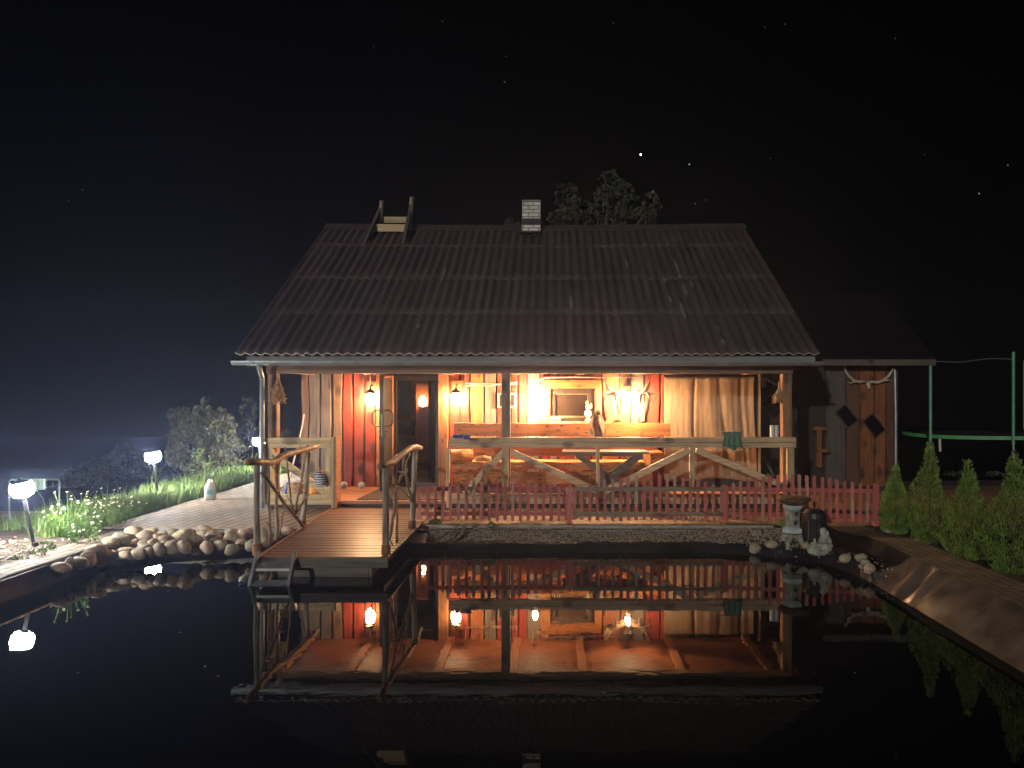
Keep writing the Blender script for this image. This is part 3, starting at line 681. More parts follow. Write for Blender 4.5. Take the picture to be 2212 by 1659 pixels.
railing(571, 715, 946, [(570, 588, 1069), (702, 714, 1069)], [(580, 975, 712, 1070)], [(570, 1069, 714, 1091)], M['rail'], M['rail_z'])
MB().box(XX(715.5, 11.5), XX(721, 11.5), 11.5, 11.62, .23, ZZ(944, 11.5)).build('post', M['rail_z'], house, bevel=.004)
MB().box(XX(721.3, 11.5), XX(726, 11.5), 11.51, 11.75, .23, ZZ(943, 11.5)).build('post', M['rafter'], house, bevel=.004)
railing(970, 1720, 945, [(963, 970, 1098), (1084, 1098, 1066), (1288, 1295.5, 1066), (1491, 1501, 1066), (1702, 1717, 1098)],
        [(1003, 1066, 1088, 976), (1104, 976, 1292, 1062), (1306, 1062, 1488, 972), (1504, 972, 1698, 1052)], [(970.5, 1067, 1701.5, 1089)], M['rail_grey'], M['rail_z'])
# canvas curtain
cu = MB(); cx = lin(1.93, 3.52, .02)+[3.52]; czs = lin(.46, 2.25, .06)+[2.25]
def cur(x, z):
    u = (x-1.93)/1.59; k = .25+.75*(1-(z-.46)/1.8)
    fold = .026*noise.noise((x*4.2+.25*z, z*.35, 0))+.012*noise.noise((x*13, z*.7, 4))+.022*max(0, 1-abs(x-2.42-.02*z)/.03)+.018*max(0, 1-abs(x-3.38+.05*z)/.05)+.014*max(0, 1-abs(x-3.1+.09*z)/.05)
    return (x+.03*sin(z*2.5)*u, 13.36+fold*(.5+.7*k)*sm(u*3)+.05*sm(1-abs(u-.3)/.05)*0, z+.03*sin(x*5)*(z < .6))
cu.grid(cx, czs, cur); b0 = len(cu.v)
cur_o = cu.build('canvas_curtain', M['canvas'], origin=(2.7, 13.36, .46), smooth='open'); tag(cur_o, 'beige canvas sheet hung in folds across the right end of the porch', 'curtain')
md = cur_o.modifiers.new('thick', 'SOLIDIFY'); md.thickness = .004
tag(MB().box(1.99, 3.6, 13.50, 13.53, .33, 2.3).build('plank_screen', M['wall_dark'], origin=(2.7, 13.5, .3)), 'dark board screen behind the beige canvas sheet', 'screen')
# ------------------------------------------------------------------ lamps in the porch
def I2L(I, r): return I/(pi*r*r)
WARM = (1, .58, .27); WARM2 = (1, .58, .28)
def wall_lantern(x, y, I, label, shade):
    c = P(x, y, 13.2); t_ = thing('wall_lantern', label, 'wall lamp', (c.x, 13.42, c.z), 'porch wall lanterns')
    r = .078
    MB().lathe([(.03, -.11), (.066, -.09), (.082, -.02), (.078, .05), (.06, .08), (.02, .085)], c, 12).build('globe', emis('lantern glow', WARM2, I2L(I, r)*.8), t_, smooth=True)
    MB().lathe([(.088, 0), (.092, .012), (.06, .05), (.02, .075), (.012, .10)], (c.x, c.y, c.z+.088), 16).build('cap', M['iron'], t_)
    br = MB(); br.tube([(c.x, c.y, c.z+.18), (c.x, c.y+.05, c.z+.24), (c.x, 13.40, c.z+.22)], .01, 6); br.tube([(c.x, c.y, c.z+.16), (c.x, c.y, c.z+.24)], .008, 6)
    br.build('bracket', M['iron'], t_)
    w_ = MB(); w_.add([(c.x-.10, 13.385, c.z+.30), (c.x+.10, 13.385, c.z+.30), (c.x+.075, 13.385, c.z+.08), (c.x+.06, 13.385, c.z-.02), (c.x-.06, 13.385, c.z-.02), (c.x-.08, 13.385, c.z+.08),
        (c.x-.10, 13.418, c.z+.30), (c.x+.10, 13.418, c.z+.30), (c.x+.075, 13.418, c.z+.08), (c.x+.06, 13.418, c.z-.02), (c.x-.06, 13.418, c.z-.02), (c.x-.08, 13.418, c.z+.08)],
        [(0,1,2,3,4,5),(11,10,9,8,7,6)]+[(k, (k+1) % 6, 6+(k+1) % 6, 6+k) for k in range(6)]); w_.build('back_board', shade, t_)
    return t_
wall_lantern(800, 861, 12, 'lit wall lantern on the red boards left of the open door', M['brown'])
wall_lantern(985, 860, 12, 'lit wall lantern on the red boards right of the doorway post', M['orange'])
def bulb(x, y, Y, I, t_, r=.045):
    c = P(x, y, Y)
    MB().lathe([(.012, .075), (.02, .05), (.04, .02), (r, -.01), (.034, -.04), (.012, -.052)], c, 12).build('bulb', emis('bulb glow', WARM, I2L(I, r)), t_, smooth=True)
    MB().tube([c+Vector((0, 0, .065)), c+Vector((0, 0, .12))], .018, 8).build('lamp_socket', M['plastic_black'], t_)
    MB().tube([c+Vector((0, 0, .12)), Vector((c.x, c.y, CEIL-.01))], .005, 5).lathe([(.05, 0), (.045, -.02)], (c.x, c.y, CEIL-.004), 12).build('cord', M['plastic_black'], t_)
    return c
c = P(1156, 868, 13.1); t_ = thing('pendant_bulb', 'bare lit bulb on a cord before the grey board left of the window', 'lamp', (c.x, c.y, c.z))
bulb(1156, 868, 13.1, 27, t_)
# antler lamp
c = P(1356, 860, 13.0); t_ = thing('antler_lamp', 'lit hanging lamp made of pale antlers under a dark cone shade', 'lamp', (c.x, c.y, c.z))
bulb(1356, 862, 12.98, 27, t_)
MB().lathe([(.075, 0), (.07, .01), (.045, .09), (.03, .13)], (c.x, 13.0, ZZ(835, 13.0)), 14).build('lamp_shade', M['strap'], t_)
def antler(pts, rad, tines, Y0=13.05):
    m_ = MB(); m_.tube([P(x, y, Y) for x, y, Y in pts], rad, 8)
    for tp, tr_ in tines: m_.tube([P(x, y, Y) for x, y, Y in tp], tr_, 7)
    return m_
antler([(1347,852,13.05),(1335,848,13.0),(1322,846,12.95),(1313,840,12.9),(1308,828,12.88),(1309,815,12.9)], [.045,.05,.05,.042,.03,.008],
   [([(1335,849,13.0),(1318,850,12.9),(1306,854,12.86)], [.045,.032,.008]), ([(1326,846,12.96),(1330,860,12.9),(1332,872,12.88)], [.04,.03,.008]), ([(1320,846,12.94),(1310,848,12.8),(1304,846,12.7)], [.024,.018,.006])]).build('antler', M['antler'], t_, smooth=True)
antler([(1364,852,13.05),(1376,849,13.0),(1386,849,12.95),(1395,842,12.9),(1402,829,12.88),(1405,813,12.9)], [.045,.05,.05,.042,.03,.008],
   [([(1386,849,12.95),(1398,850,12.9),(1412,851,12.86)], [.045,.032,.008]), ([(1384,850,12.96),(1382,864,12.9),(1384,876,12.88)], [.04,.03,.008]), ([(1396,848,12.9),(1402,856,12.86),(1405,868,12.85)], [.02,.026,.008])]).build('antler', M['antler'], t_, smooth=True)
MB().ball(P(1356, 849, 13.06), .06, sub=2, sc=(1,.8,1.2)).build('skull', M['antler'], t_, smooth=True)
MB().tube([P(1353, 835, 13), P(1353, 849, 13.05)], .008, 6).build('chain', M['iron'], t_)
# cables
def cable(pts, label, Y=13.40):
    m_ = MB(); m_.tube([P(x, y, Y) for x, y in pts], .0085, 6)
    return tag(m_.build('wall_cable', M['cable'], origin=P(pts[0][0], pts[0][1], Y)), label, 'cable')
cable([(1005,800),(1006,828),(1060,829),(1118,830)], 'upper cream cable running from the lantern post to the middle post', 13.41)
cable([(983,876),(1006,874),(1008,850),(1006,833),(1060,833),(1118,825)], 'cream cable looping below the lantern right of the doorway', 13.41)
cable([(1151,800),(1151,822),(1164,822),(1177,816),(1240,815),(1300,816),(1376,815),(1376,800)], 'long cream cable running above the window lintel', 13.28)
cable([(799,790),(800,826)], 'short cream cable dropping to the left wall lantern', 13.38)
# picture on wall, window sill things
pf = thing('picture_frame', 'small pale framed picture on the wall behind the middle post', 'picture', P(1095, 865, 13.39))
x0, x1, z0, z1 = XX(1075, 13.39), XX(1115, 13.39), ZZ(881, 13.39), ZZ(849, 13.39)
fr = MB()
for bx in ((x0, x1, z1-.03, z1), (x0, x1, z0, z0+.03), (x0, x0+.03, z0+.03, z1-.03), (x1-.03, x1, z0+.03, z1-.03)): fr.box(bx[0], bx[1], 13.37, 13.40, bx[2], bx[3])
fr.build('frame', M['bone'], pf); MB().box(x0+.03, x1-.03, 13.385, 13.395, z0+.03, z1-.03).build('picture', M['pane'], pf)
c = P(1270, 910, 13.36); an = thing('angel_clock', 'small gilt winged figurine with round white clock on the window sill', 'figurine', c)
am_ = MB(); z = c.z+.005; am_.lathe([(.055, 0), (.05, .025), (.02, .05), (.018, .08)], (c.x, c.y, z), 12); am_.ball((c.x, c.y, z+.24), .045, sc=(.9,.8,1.3)); am_.ball((c.x-.015, c.y, z+.32), .03); am_.ball((c.x+.055, c.y+.01, z+.26), .035, sc=(.6,.4,1.5))
am_.build('figure', M['antler'], an, smooth=True); MB().tube([(c.x, c.y-.03, z+.13), (c.x, c.y+.02, z+.13)], .062, 16).build('clock_face', M['white'], an)
MB().box(c.x-.004, c.x+.002, c.y-.034, c.y-.0305, z+.128, z+.17).box(c.x-.002, c.x+.03, c.y-.034, c.y-.0305, z+.125, z+.131).build('clock_hand', M['plastic_black'], an)
for i, x in enumerate((1192, 1198, 1203, 1209)):
    c = P(x, 908, 13.36)
    tag(MB().lathe([(.018, 0), (.02, .04), (.012, .06), (.009, .075)], (c.x, c.y, c.z), 10).build('small_bottle', M['bone'], origin=c), 'tiny pale bottle on the window sill, %s from its left end' % ('first', 'second', 'third', 'fourth')[i], 'bottle', 'tiny bottles on the window sill')
# ------------------------------------------------------------------ bench, table, things in the porch
bench = thing('log_bench', 'long knotty timber bench with thick back boards and log armrests along the porch wall', 'bench', (.15, 12.85, FZ))
def slab(x0, x1, y0, y1, z0, z1, seed):
    m_ = MB(); n_ = 24; vs = []
    for i in range(n_+1):
        X = x0+(x1-x0)*i/n_; a = .012*noise.noise((X*2, seed, 0)); b_ = .014*noise.noise((X*2.2, seed+5, 0))
        vs += [(X, y0, z0+a), (X, y1, z0+a), (X, y1, z1+b_), (X, y0, z1+b_)]
    fs = [(i*4+k, i*4+(k+1) % 4, (i+1)*4+(k+1) % 4, (i+1)*4+k) for i in range(n_) for k in range(4)]+[(3,2,1,0), tuple(n_*4+k for k in range(4))]
    return m_.add(vs, fs)
slab(XX(980, 13.1), XX(1448, 13.1), 13.10, 13.17, ZZ(942, 13.1), ZZ(914, 13.1), 1).build('backrest', M['knotty'], bench, bevel=.008)
slab(XX(1022, 13.0), XX(1420, 13.0), 13.02, 13.09, ZZ(986, 13.0), ZZ(958, 13.0), 2).build('backrest', M['knotty'], bench, bevel=.008)
slab(XX(972, 12.6), XX(1420, 12.6), 12.55, 13.0, ZZ(1003, 12.55), ZZ(998, 12.55), 3).build('seat', M['knotty'], bench)
slab(XX(974, 12.6), XX(1420, 12.6), 12.60, 12.66, ZZ(1014, 12.6), ZZ(1004, 12.6), 4).build('seat_rail', M['knotty'], bench)
slab(XX(1030, 12.9), XX(1400, 12.9), 12.9, 12.97, ZZ(1046, 12.9), ZZ(1019, 12.9), 5).build('lower_board', M['knotty'], bench, bevel=.008)
for X in (-1.5, -.6, .45, 1.6): MB().box(X-.05, X+.05, 13.175, 13.25, FZ, 1.45).build('back_strut', M['post'], bench)
for x, y, dx_, r in ((994, 986, .16, .115), (1412, 990, .12, .12)):
    c = P(x, y, 12.55); MB().tube([c+Vector((-dx_, -.06, 0)), c+Vector((0, 0, .004)), c+Vector((dx_, .10, 0))], [r, r*1.04, r*.97], 16).build('armrest', M['knotty'], bench, bevel=.008)
for x, y in ((1000, 1036), (1070, 1030), (1385, 1030), (1300, 1040)):
    c = P(x, y, 12.75); MB().tube([c+Vector((-.15, 0, 0)), c+Vector((.15, .08, 0))], .13, 16).build('leg', M['knotty'], bench)
tb = thing('folding_table', 'dark grey folding table with crossed legs in front of the long bench', 'table', (.83, 12.2, FZ))
z1 = ZZ(976, 11.95); MB().box(XX(1216, 11.95), XX(1402, 11.95), 11.95, 12.45, z1-.035, z1).box(XX(1250, 12), XX(1388, 12), 12.0, 12.03, z1-.07, z1-.036).build('tabletop', M['table'], tb, bevel=.006)
for Y in (12.02, 12.38):
    MB().beam(P(1247, 984, 12.0)+Vector((0, Y-12, 0)), P(1376, 1075, 12.0)+Vector((0, Y-12, 0)), .075, .03, (0,1,0)).build('leg', M['table'], tb)
    MB().beam(P(1388, 984, 12.0)+Vector((0, Y-12+.035, 0)), P(1262, 1075, 12.0)+Vector((0, Y-12+.035, 0)), .075, .03, (0,1,0)).build('leg', M['table'], tb)
# draped cloth on bench
cb_ = MB(); c = P(1290, 893, 12.96)
def blob(u, v): 
    z = .42*v; r = .05+.065*sin(min(1, (1-v)*1.6)*pi/2)+.012*sin(u*6*2*pi+v*5)
    return (c.x+r*cos(2*pi*u)*1.05+.01*sin(v*9), c.y+.02+r*.55*sin(2*pi*u), c.z-.40+z)
cb_.grid([i/36 for i in range(37)], [i/14 for i in range(15)], blob); cb_.ball((c.x+.02, c.y, c.z+.02), .055, sc=(1.1,.8,.9))
tag(cb_.build('hanging_jacket', M['fur'], origin=c, smooth=True), 'brown and tan striped garment hanging on the bench back right of the window', 'garment')
# wall hangings around the antler lamp
for pts, r, lab in (([(1308,858),(1306,880),(1304,905)], .022, 'dark strap hanging just right of the window on the wall'), ([(1334,873),(1337,890),(1342,908)], .016, 'braided dark strap hanging left of the antler lamp'),
                    ([(1398,862),(1397,880),(1390,908)], .020, 'dark strap hanging right of the antler lamp')):
    tag(MB().tube([P(x, y, 13.39) for x, y in pts], [r*.8, r, r*.7], 8).build('wall_strap', M['strap'], origin=P(*pts[0], 13.39)), lab, 'strap')
c = P(1310, 880, 13.36); tag(MB().add([P(x, y, Y) for Y in (13.33, 13.37) for x, y in ((1305,868),(1317,876),(1318,900),(1308,905))], [(0,1,2,3),(7,6,5,4),(0,4,5,1),(1,5,6,2),(2,6,7,3),(3,7,4,0)]).build('leather_pouch', M['strap'], origin=c), 'dark leather pouch hanging right of the window casing', 'pouch')
c = P(1388, 890, 13.39); tag(MB().tube([P(1390, 868, 13.39), P(1389, 880, 13.39), P(1388, 910, 13.39)], [.035, .05, .04], 8).build('birch_whisk', M['straw'], origin=c), 'bundled whisk hanging below the right antler', 'whisk')
c = P(1330, 903, 13.2); tag(MB().add([P(x, y, Y) for Y in (13.2, 13.3) for x, y in ((1318,908),(1340,893),(1348,908))], [(0,1,2),(5,4,3),(0,3,4,1),(1,4,5,2),(2,5,3,0)]).build('hat', M['strap'], origin=c), 'dark pointed hat lying on the bench back below the straps', 'hat')
# cushion cloth on bench
c = P(1046, 993, 12.7); tag(MB().tube([P(1027, 994, 12.7), P(1046, 991, 12.7), P(1060, 992, 12.7)], [.05, .06, .045], 10).build('rolled_towel', M['canvas'], origin=c, smooth=True), 'beige rolled towel on the bench beside the left log armrest', 'towel')
# cloths on the rail
def drape(name, x0, x1, yt, yb, mat, label, seed, jag=6):
    Y = 11.545; mb = MB(); n_ = 22; k_ = 10
    def fn(u, v):
        x = x0+(x1-x0)*u; z = ZZ(yt, Y)+.008
        if v < .25: return (XX(x, Y), Y+.10*(1-v/.25), z+.006*sin(u*20))
        w_ = (v-.25)/.75; zb = ZZ(yb+jag*noise.noise((u*3, seed, 0))*2-8*(1-u), Y)
        return (XX(x, Y)+.012*sin(w_*5+u*3), Y-.012-.014*(1+sin(u*22+seed))*w_-.004, z+(zb-z)*w_)
    mb.grid([i/n_ for i in range(n_+1)], [i/k_ for i in range(k_+1)], fn)
    o = mb.build(name, mat, origin=P((x0+x1)/2, yt, Y), smooth='open'); md = o.modifiers.new('thick', 'SOLIDIFY'); md.thickness = .006
    return tag(o, label, 'towel')
drape('green_towel', 1561, 1602, 935, 972, M['green_cloth'], 'crumpled green towel draped over the right part of the porch railing', 2)
drape('blue_towel', 978, 1018, 941, 951, M['blue_cloth'], 'small navy blue towel with pale stripes lying on the left end of the long railing', 5, 2)
for x in (1667.5, 1677.5):
    c = P(x, 941, 11.6); c.z = ZZ(945, 11.55)+.001
    tag(MB().lathe([(.031, 0), (.033, .004), (.031, .008), (.031, .17), (.033, .175), (.030, .18)], c, 16).build('white_can', M['white'], origin=c), ('white can on the railing nearest the middle of the porch, left one of the pair' if x < 1670 else 'white can on the railing next to the right corner post'), 'can', 'white cans on the railing')
# dried bunches
def bunch(name, top, ln, spread, n, label, mat2, seed, thick=.004):
    t_ = thing(name, label, 'dried plants', top); rr = random.Random(seed); st = MB(); hd_ = MB()
    for _ in range(n):
        a = rr.uniform(0, 6.28); k = rr.random()**.6; e = Vector(top)+Vector((cos(a)*spread*k, sin(a)*spread*k*.6, -ln*rr.uniform(.65, 1)))
        s0 = Vector(top)+Vector((cos(a)*.012, sin(a)*.012, .06)); md_ = Vector(top)+Vector((cos(a)*.012, sin(a)*.012, -.04)); st.tube([s0, md_, (md_+e)/2+Vector((cos(a)*.01, 0, 0)), e], thick, 4)
        for q in range(3): p = md_.lerp(e, rr.uniform(.5, 1)); hd_.ball(p+Vector((rr.uniform(-.03,.03), rr.uniform(-.02,.02), 0)), rr.uniform(.007, .017), sub=1)
    st.build('stems', M['straw'], t_); hd_.build('seed_heads', mat2, t_)
    return t_
bunch('dried_bunch', P(601, 812, 11.62),   .44, .13, 60, 'bunch of dried seed heads hanging on the left corner post', M['seed'], 1, .0035)
bunch('dried_bunch', P(1683, 833, 11.72), .28, .095, 80, 'dried whisk of brown twigs hanging on the right corner post', M['straw'], 2)
# iron ornament near left post
c = P(612, 934, 11.9); io = thing('iron_ornament', 'small wrought iron bicycle ornament on the left railing behind the corner post', 'ornament', c)
for dx_, r in ((-.10, .04), (.06, .075)):
    MB().tube([(c.x+dx_+r*cos(a), c.y, c.z-.03+r*sin(a)) for a in [2*pi*k/16 for k in range(17)]], .006, 5).build('wheel', M['iron'], io)
MB().tube([(c.x-.10, c.y, c.z-.03), (c.x-.05, c.y, c.z+.06), (c.x+.04, c.y, c.z+.06), (c.x+.06, c.y, c.z-.03)], .009, 5).tube([(c.x-.05, c.y, c.z+.06), (c.x+.0, c.y, c.z-.03), (c.x+.04, c.y, c.z+.06)], .009, 5).ball((c.x-.04, c.y, c.z+.02), .035, sub=1).build('frame', M['iron'], io)
# broom, crate, hat, glass balls
c = P(622, 1050, 12.6); bo = thing('mop', 'mop with white pole leaning against the left end of the porch wall', 'mop', P(625, 1045, 12.9))
MB().tube([P(622, 1042, 12.5), P(642, 968, 12.9), P(653, 920, 13.15), P(657, 895, 13.3)], .013, 8).build('pole', M['white'], bo); MB().tube([P(617, 1066, 12.45), P(622, 1042, 12.5)], [.028, .018], 8).build('grip', mottled('blue plastic', (.02,.06,.35), (.03,.08,.4), 5, .4, 0), bo)
c = P(640, 1066, 12.3); cr = thing('wooden_crate', 'low pale wooden crate on the porch floor behind the left railing', 'crate', (XX(642, 12.5), 12.6, FZ))
x0, x1 = XX(620, 12.3), XX(668, 12.3)
cm_ = MB()
for k in range(2): cm_.box(x0, x1, 12.3, 12.318, FZ+.01+.085*k, FZ+.085+.085*k); cm_.box(x0, x1, 12.65, 12.668, FZ+.01+.085*k, FZ+.085+.085*k); cm_.box(x0, x0+.018, 12.319, 12.649, FZ+.01+.085*k, FZ+.085+.085*k); cm_.box(x1-.018, x1, 12.319, 12.649, FZ+.01+.085*k, FZ+.085+.085*k)
cm_.build('side_boards', M['rail'], cr); MB().box(x0+.02, x1-.02, 12.32, 12.645, FZ+.005, FZ+.02).build('base', M['brown'], cr)
tag(MB().ball((XX(655, 12.5), 12.48, FZ+.10), .085, sub=3, sc=(1.1,1,.9)).build('straw_nest', M['straw'], origin=(XX(655, 12.5), 12.48, FZ+.1)), 'round straw ball lying in the low wooden crate', 'straw ball')
m, t, b = newmat('blue white knit'); wv = N(t, 'ShaderNodeTexWave'); wv.inputs['Scale'].default_value = 9; wv.inputs['Distortion'].default_value = 1.5; wv.bands_direction = 'Z'
t.links.new(coords(t, rnd=False).outputs[0], wv.inputs['Vector']); r_ = ramp(t, [(.4, (.04, .07, .16)), (.55, (.50, .52, .55))]); t.links.new(wv.outputs[0], r_.inputs[0]); t.links.new(r_.outputs[0], b.inputs['Base Color']); b.inputs['Roughness'].default_value = .95; M['knit'] = m
c = P(692, 1035, 11.53); hb = MB(); ax_ = Vector((.35, 0, -1)).normalized(); sd_ = Vector((1, 0, .35)).normalized(); pts = []
hb.tube([c-ax_*.13, c-ax_*.11, c-ax_*.06, c, c+ax_*.07, c+ax_*.10], [.02, .05, .075, .085, .083, .07], 16)
tag(hb.build('knit_hat', M['knit'], origin=c, smooth=True), 'blue and white patterned knit hat hung on the diagonal brace of the left railing', 'hat')
ff = MB(); rr = random.Random(3)
for _ in range(16): p = P(rr.uniform(678, 706), rr.uniform(1012, 1026), 12.2); ff.ball(p, rr.uniform(.015, .035), sub=1, sc=(1,1,.6))
tag(ff.build('dried_flowers', M['seed'], origin=P(690, 1020, 12.2)), 'small heap of dried brown flowers behind the knit hat', 'dried flowers')
tag(MB().tube([P(690, 1072, 12.2), P(690, 1030, 12.2)], .02, 6).box(XX(676, 12.2), XX(708, 12.2), 12.1, 12.35, ZZ(1030, 12.2), ZZ(1030, 12.2)+.02).build('flower_stand', M['brown'], origin=P(690, 1072, 12.2)), 'little brown stand under the dried flowers by the left railing', 'stand')
for i, (x, sz) in enumerate(((729, .055), (743, .062), (781, .058))):
    c = P(x, 1047, 13.2); c.z = FZ+sz; o = thing('glass_ball', ('glass ball on the porch floor, leftmost by the railing post', 'larger glass ball beside the leftmost one on the porch floor', 'single glass ball on the porch floor under the red boards')[i], 'glass ball', (c.x, c.y, FZ), 'glass balls on the porch floor')
    MB().ball(c, sz, sub=3).build('globe', M['glass'], o, smooth=True); MB().lathe([(.022, 0), (.02, .03), (.005, .04)], (c.x, c.y, c.z-.02), 10).build('lamp_insert', M['blue_cloth'], o)
# door mat
tag(MB().add([(XX(770, 11.75), 11.76, FZ+.003), (XX(960, 11.75), 11.76, FZ+.003), (XX(947, 13.3), 13.3, FZ+.003), (XX(826, 13.3), 13.3, FZ+.003),
     (XX(770, 11.75), 11.76, FZ+.014), (XX(960, 11.75), 11.76, FZ+.014), (XX(947, 13.3), 13.3, FZ+.014), (XX(826, 13.3), 13.3, FZ+.014)], [(3,2,1,0),(4,5,6,7),(0,1,5,4),(1,2,6,5),(2,3,7,6),(3,0,4,7)]).build('door_mat', M['mat'], origin=(-2.4, 12.5, FZ)), 'large dark brown mat on the porch floor before the open door', 'mat')
# ------------------------------------------------------------------ roof ladder
rl = thing('roof_ladder', 'weathered wooden roof ladder hooked over the ridge left of the chimney', 'ladder', P(840, 500, 15.5))
for a, b_ in (((787, 530, 15.0), (822, 452, 15.75)), ((871, 530, 15.0), (887, 452, 15.75))):
    MB().beam(P(*a), P(*b_), .06, .10, (0,-.5,1)).build('side_rail', M['shed_g'], rl)
for x, yt, yb in ((825, 434, 500), (890, 426, 495)):
    MB().beam(P(x, yt, 15.7), P(x-6, yb, 15.6), .085, .05, (0,1,0)).build('upright', M['shed_g'], rl)
    MB().beam(P(x-2.5, yt, 15.66), P(x-3, yt+16, 15.66), .03, .02, (0,1,0)).build('batten', M['rail'], rl)
for x0, x1, y0, y1, Y in ((804, 876, 484, 500, 15.45), (823, 879, 468, 481, 15.68)):
    MB().box(XX(x0, Y), XX(x1, Y), Y, Y+.03, ZZ(y1, Y), ZZ(y0, Y)).build('step', M['rail'], rl, bevel=.004)
# ------------------------------------------------------------------ deck over the pool
dk = thing('wooden_deck', 'reddish brown ribbed wooden deck leading from the porch out over the pool', 'deck', (-2.5, 10, .2))
db = MB(); yy = 8.09; k = 0
while yy < 11.55:
    k = (yy-8.09)/3.5; xl = -3.10-.22*k; db.box(xl, -1.74, yy, yy+.132, .215, .24+.002*R.random()); yy += .15
db.build('deck_surface', M['deck'], dk, bevel=.004)
MB().add([(-3.115, 8.07, .13), (-3.085, 8.07, .13), (-3.305, 11.5, .13), (-3.335, 11.5, .13), (-3.115, 8.07, .252), (-3.085, 8.07, .252), (-3.305, 11.5, .252), (-3.335, 11.5, .252)], [(3,2,1,0),(4,5,6,7),(0,1,5,4),(1,2,6,5),(2,3,7,6),(3,0,4,7)]).build('edge_board', M['rafter'], dk)
MB().box(-3.06, -1.735, 8.055, 8.085, .13, .236).build('front_board', M['skirt'], dk, bevel=.004)
sk = MB(); sk.box(-3.02, -2.60, 8.22, 8.25, -.3, .125); sk.box(-2.595, -1.98, 8.22, 8.25, -.3, .125); sk.box(-1.975, -1.94, 8.225, 9.3, -.3, .125)
sk.build('skirt_board', M['skirt'], dk)
js = MB()
for X in (-3.0, -2.4, -1.85): js.box(X-.03, X+.03, 8.26, 11.5, .11, .21)
js.build('joist', M['wall_dark'], dk)
# rustic branch railings
def pl(X0, x, y): Y = X0*FPX/(x-VX); return P(x, y, Y)
def wob(p, q, r0, r1, seed, n=6, amp=.018):
    p, q = Vector(p), Vector(q); pts = []
    for i in range(n+1):
        t = i/n; pts.append(p.lerp(q, t)+Vector((noise.noise((t*3, seed, 0)), noise.noise((t*3, seed, 4)), 0))*amp*(sin(pi*t)))
    return pts, [r0+(r1-r0)*i/n for i in range(n+1)]
rg = thing('branch_railing', 'rustic railing of crooked peeled branches on the left side of the deck', 'railing', (-3.2, 9.2, .24), 'branch railings on the deck')
XL = -3.19
def zz6(x, y): return (466.3+x/4.319, 932.6+y/4.319)
for (a, b_, r, X) in (((382, 1110), (383, 290), .034, -3.17), ((808, 885), (868, 190), .034, -3.26)):
    p, q = zz6(*a), zz6(*b_); Yb = 8.4 if a[1] > 1000 else 10.0
    p3 = P(p[0], p[1], Yb); q3 = P(q[0], q[1], Yb); p3.z = .20
    pts, rad = wob(p3, q3, r*1.15, r*.9, a[0]); MB().tube(pts, rad, 10).build('post', M['bark_post'], rg, smooth=True)
    MB().lathe([(.05, 0), (.052, .12)], (p3.x, p3.y, .2), 10).build('post_base', M['rafter'], rg)
h = [(290,262),(400,282),(505,290),(560,272),(605,235),(660,212),(740,190),(820,170),(900,150),(950,135)]
hp = [pl(XL, *zz6(x, y)) for x, y in h]; hp[0].z = hp[1].z+.03
MB().tube(hp, [.036,.038,.04,.042,.04,.038,.038,.036,.034,.030], 10).build('handrail', M['handrail'], rg, smooth=True)
for i, (a, b_, r0, r1) in enumerate([((430,385),(815,885),.022,.02), ((505,1055),(492,330),.017,.012), ((565,1005),(572,290),.024,.018), ((715,745),(645,145),.014,.010), ((735,755),(858,125),.017,.012),
        ((590,985),(650,640),.012,.008), ((740,760),(865,575),.018,.012), ((575,400),(530,210),.010,.006), ((575,400),(612,215),.010,.006), ((500,870),(470,840),.010,.006), ((585,560),(632,505),.008,.004), ((785,300),(795,115),.008,.006), ((870,590),(820,565),.012,.006), ((560,380),(505,265),.009,.006), ((730,740),(665,590),.008,.005), ((650,260),(668,220),.008,.005)]):
    p, q = pl(XL, *zz6(*a)), pl(XL, *zz6(*b_)); pts, rad = wob(p, q, r0, r1, i+3, amp=.03)
    MB().tube(pts, rad, 7).build('branch', M['bark'], rg, smooth=True)
rg2 = thing('branch_railing', 'rustic railing of crooked peeled branches on the right side of the deck', 'railing', (-1.8, 9.0, .24), 'branch railings on the deck')
XR = -1.80
for a, b_, Yb in (((1588, 1130), (1580, 325), 8.26), ((1828, 900), (1862, 172), 9.82)):
    p, q = zz6(*a), zz6(*b_); p3 = P(p[0], p[1], Yb); q3 = P(q[0], q[1], Yb); p3.z = .2
    pts, rad = wob(p3, q3, .038, .032, a[0]); MB().tube(pts, rad, 10).build('post', M['bark_post'], rg2, smooth=True)
    MB().lathe([(.052, 0), (.05, .14)], (p3.x, p3.y, .2), 10).build('post_base', M['rafter'], rg2)
h = [(1525,325),(1570,305),(1620,292),(1650,288),(1700,240),(1760,195),(1820,150),(1870,140),(1912,150)]
hp = [pl(XR, *zz6(x, y)) for x, y in h]
MB().tube(hp, [.034,.034,.036,.042,.038,.036,.038,.036,.028], 10).build('handrail', M['handrail'], rg2, smooth=True)
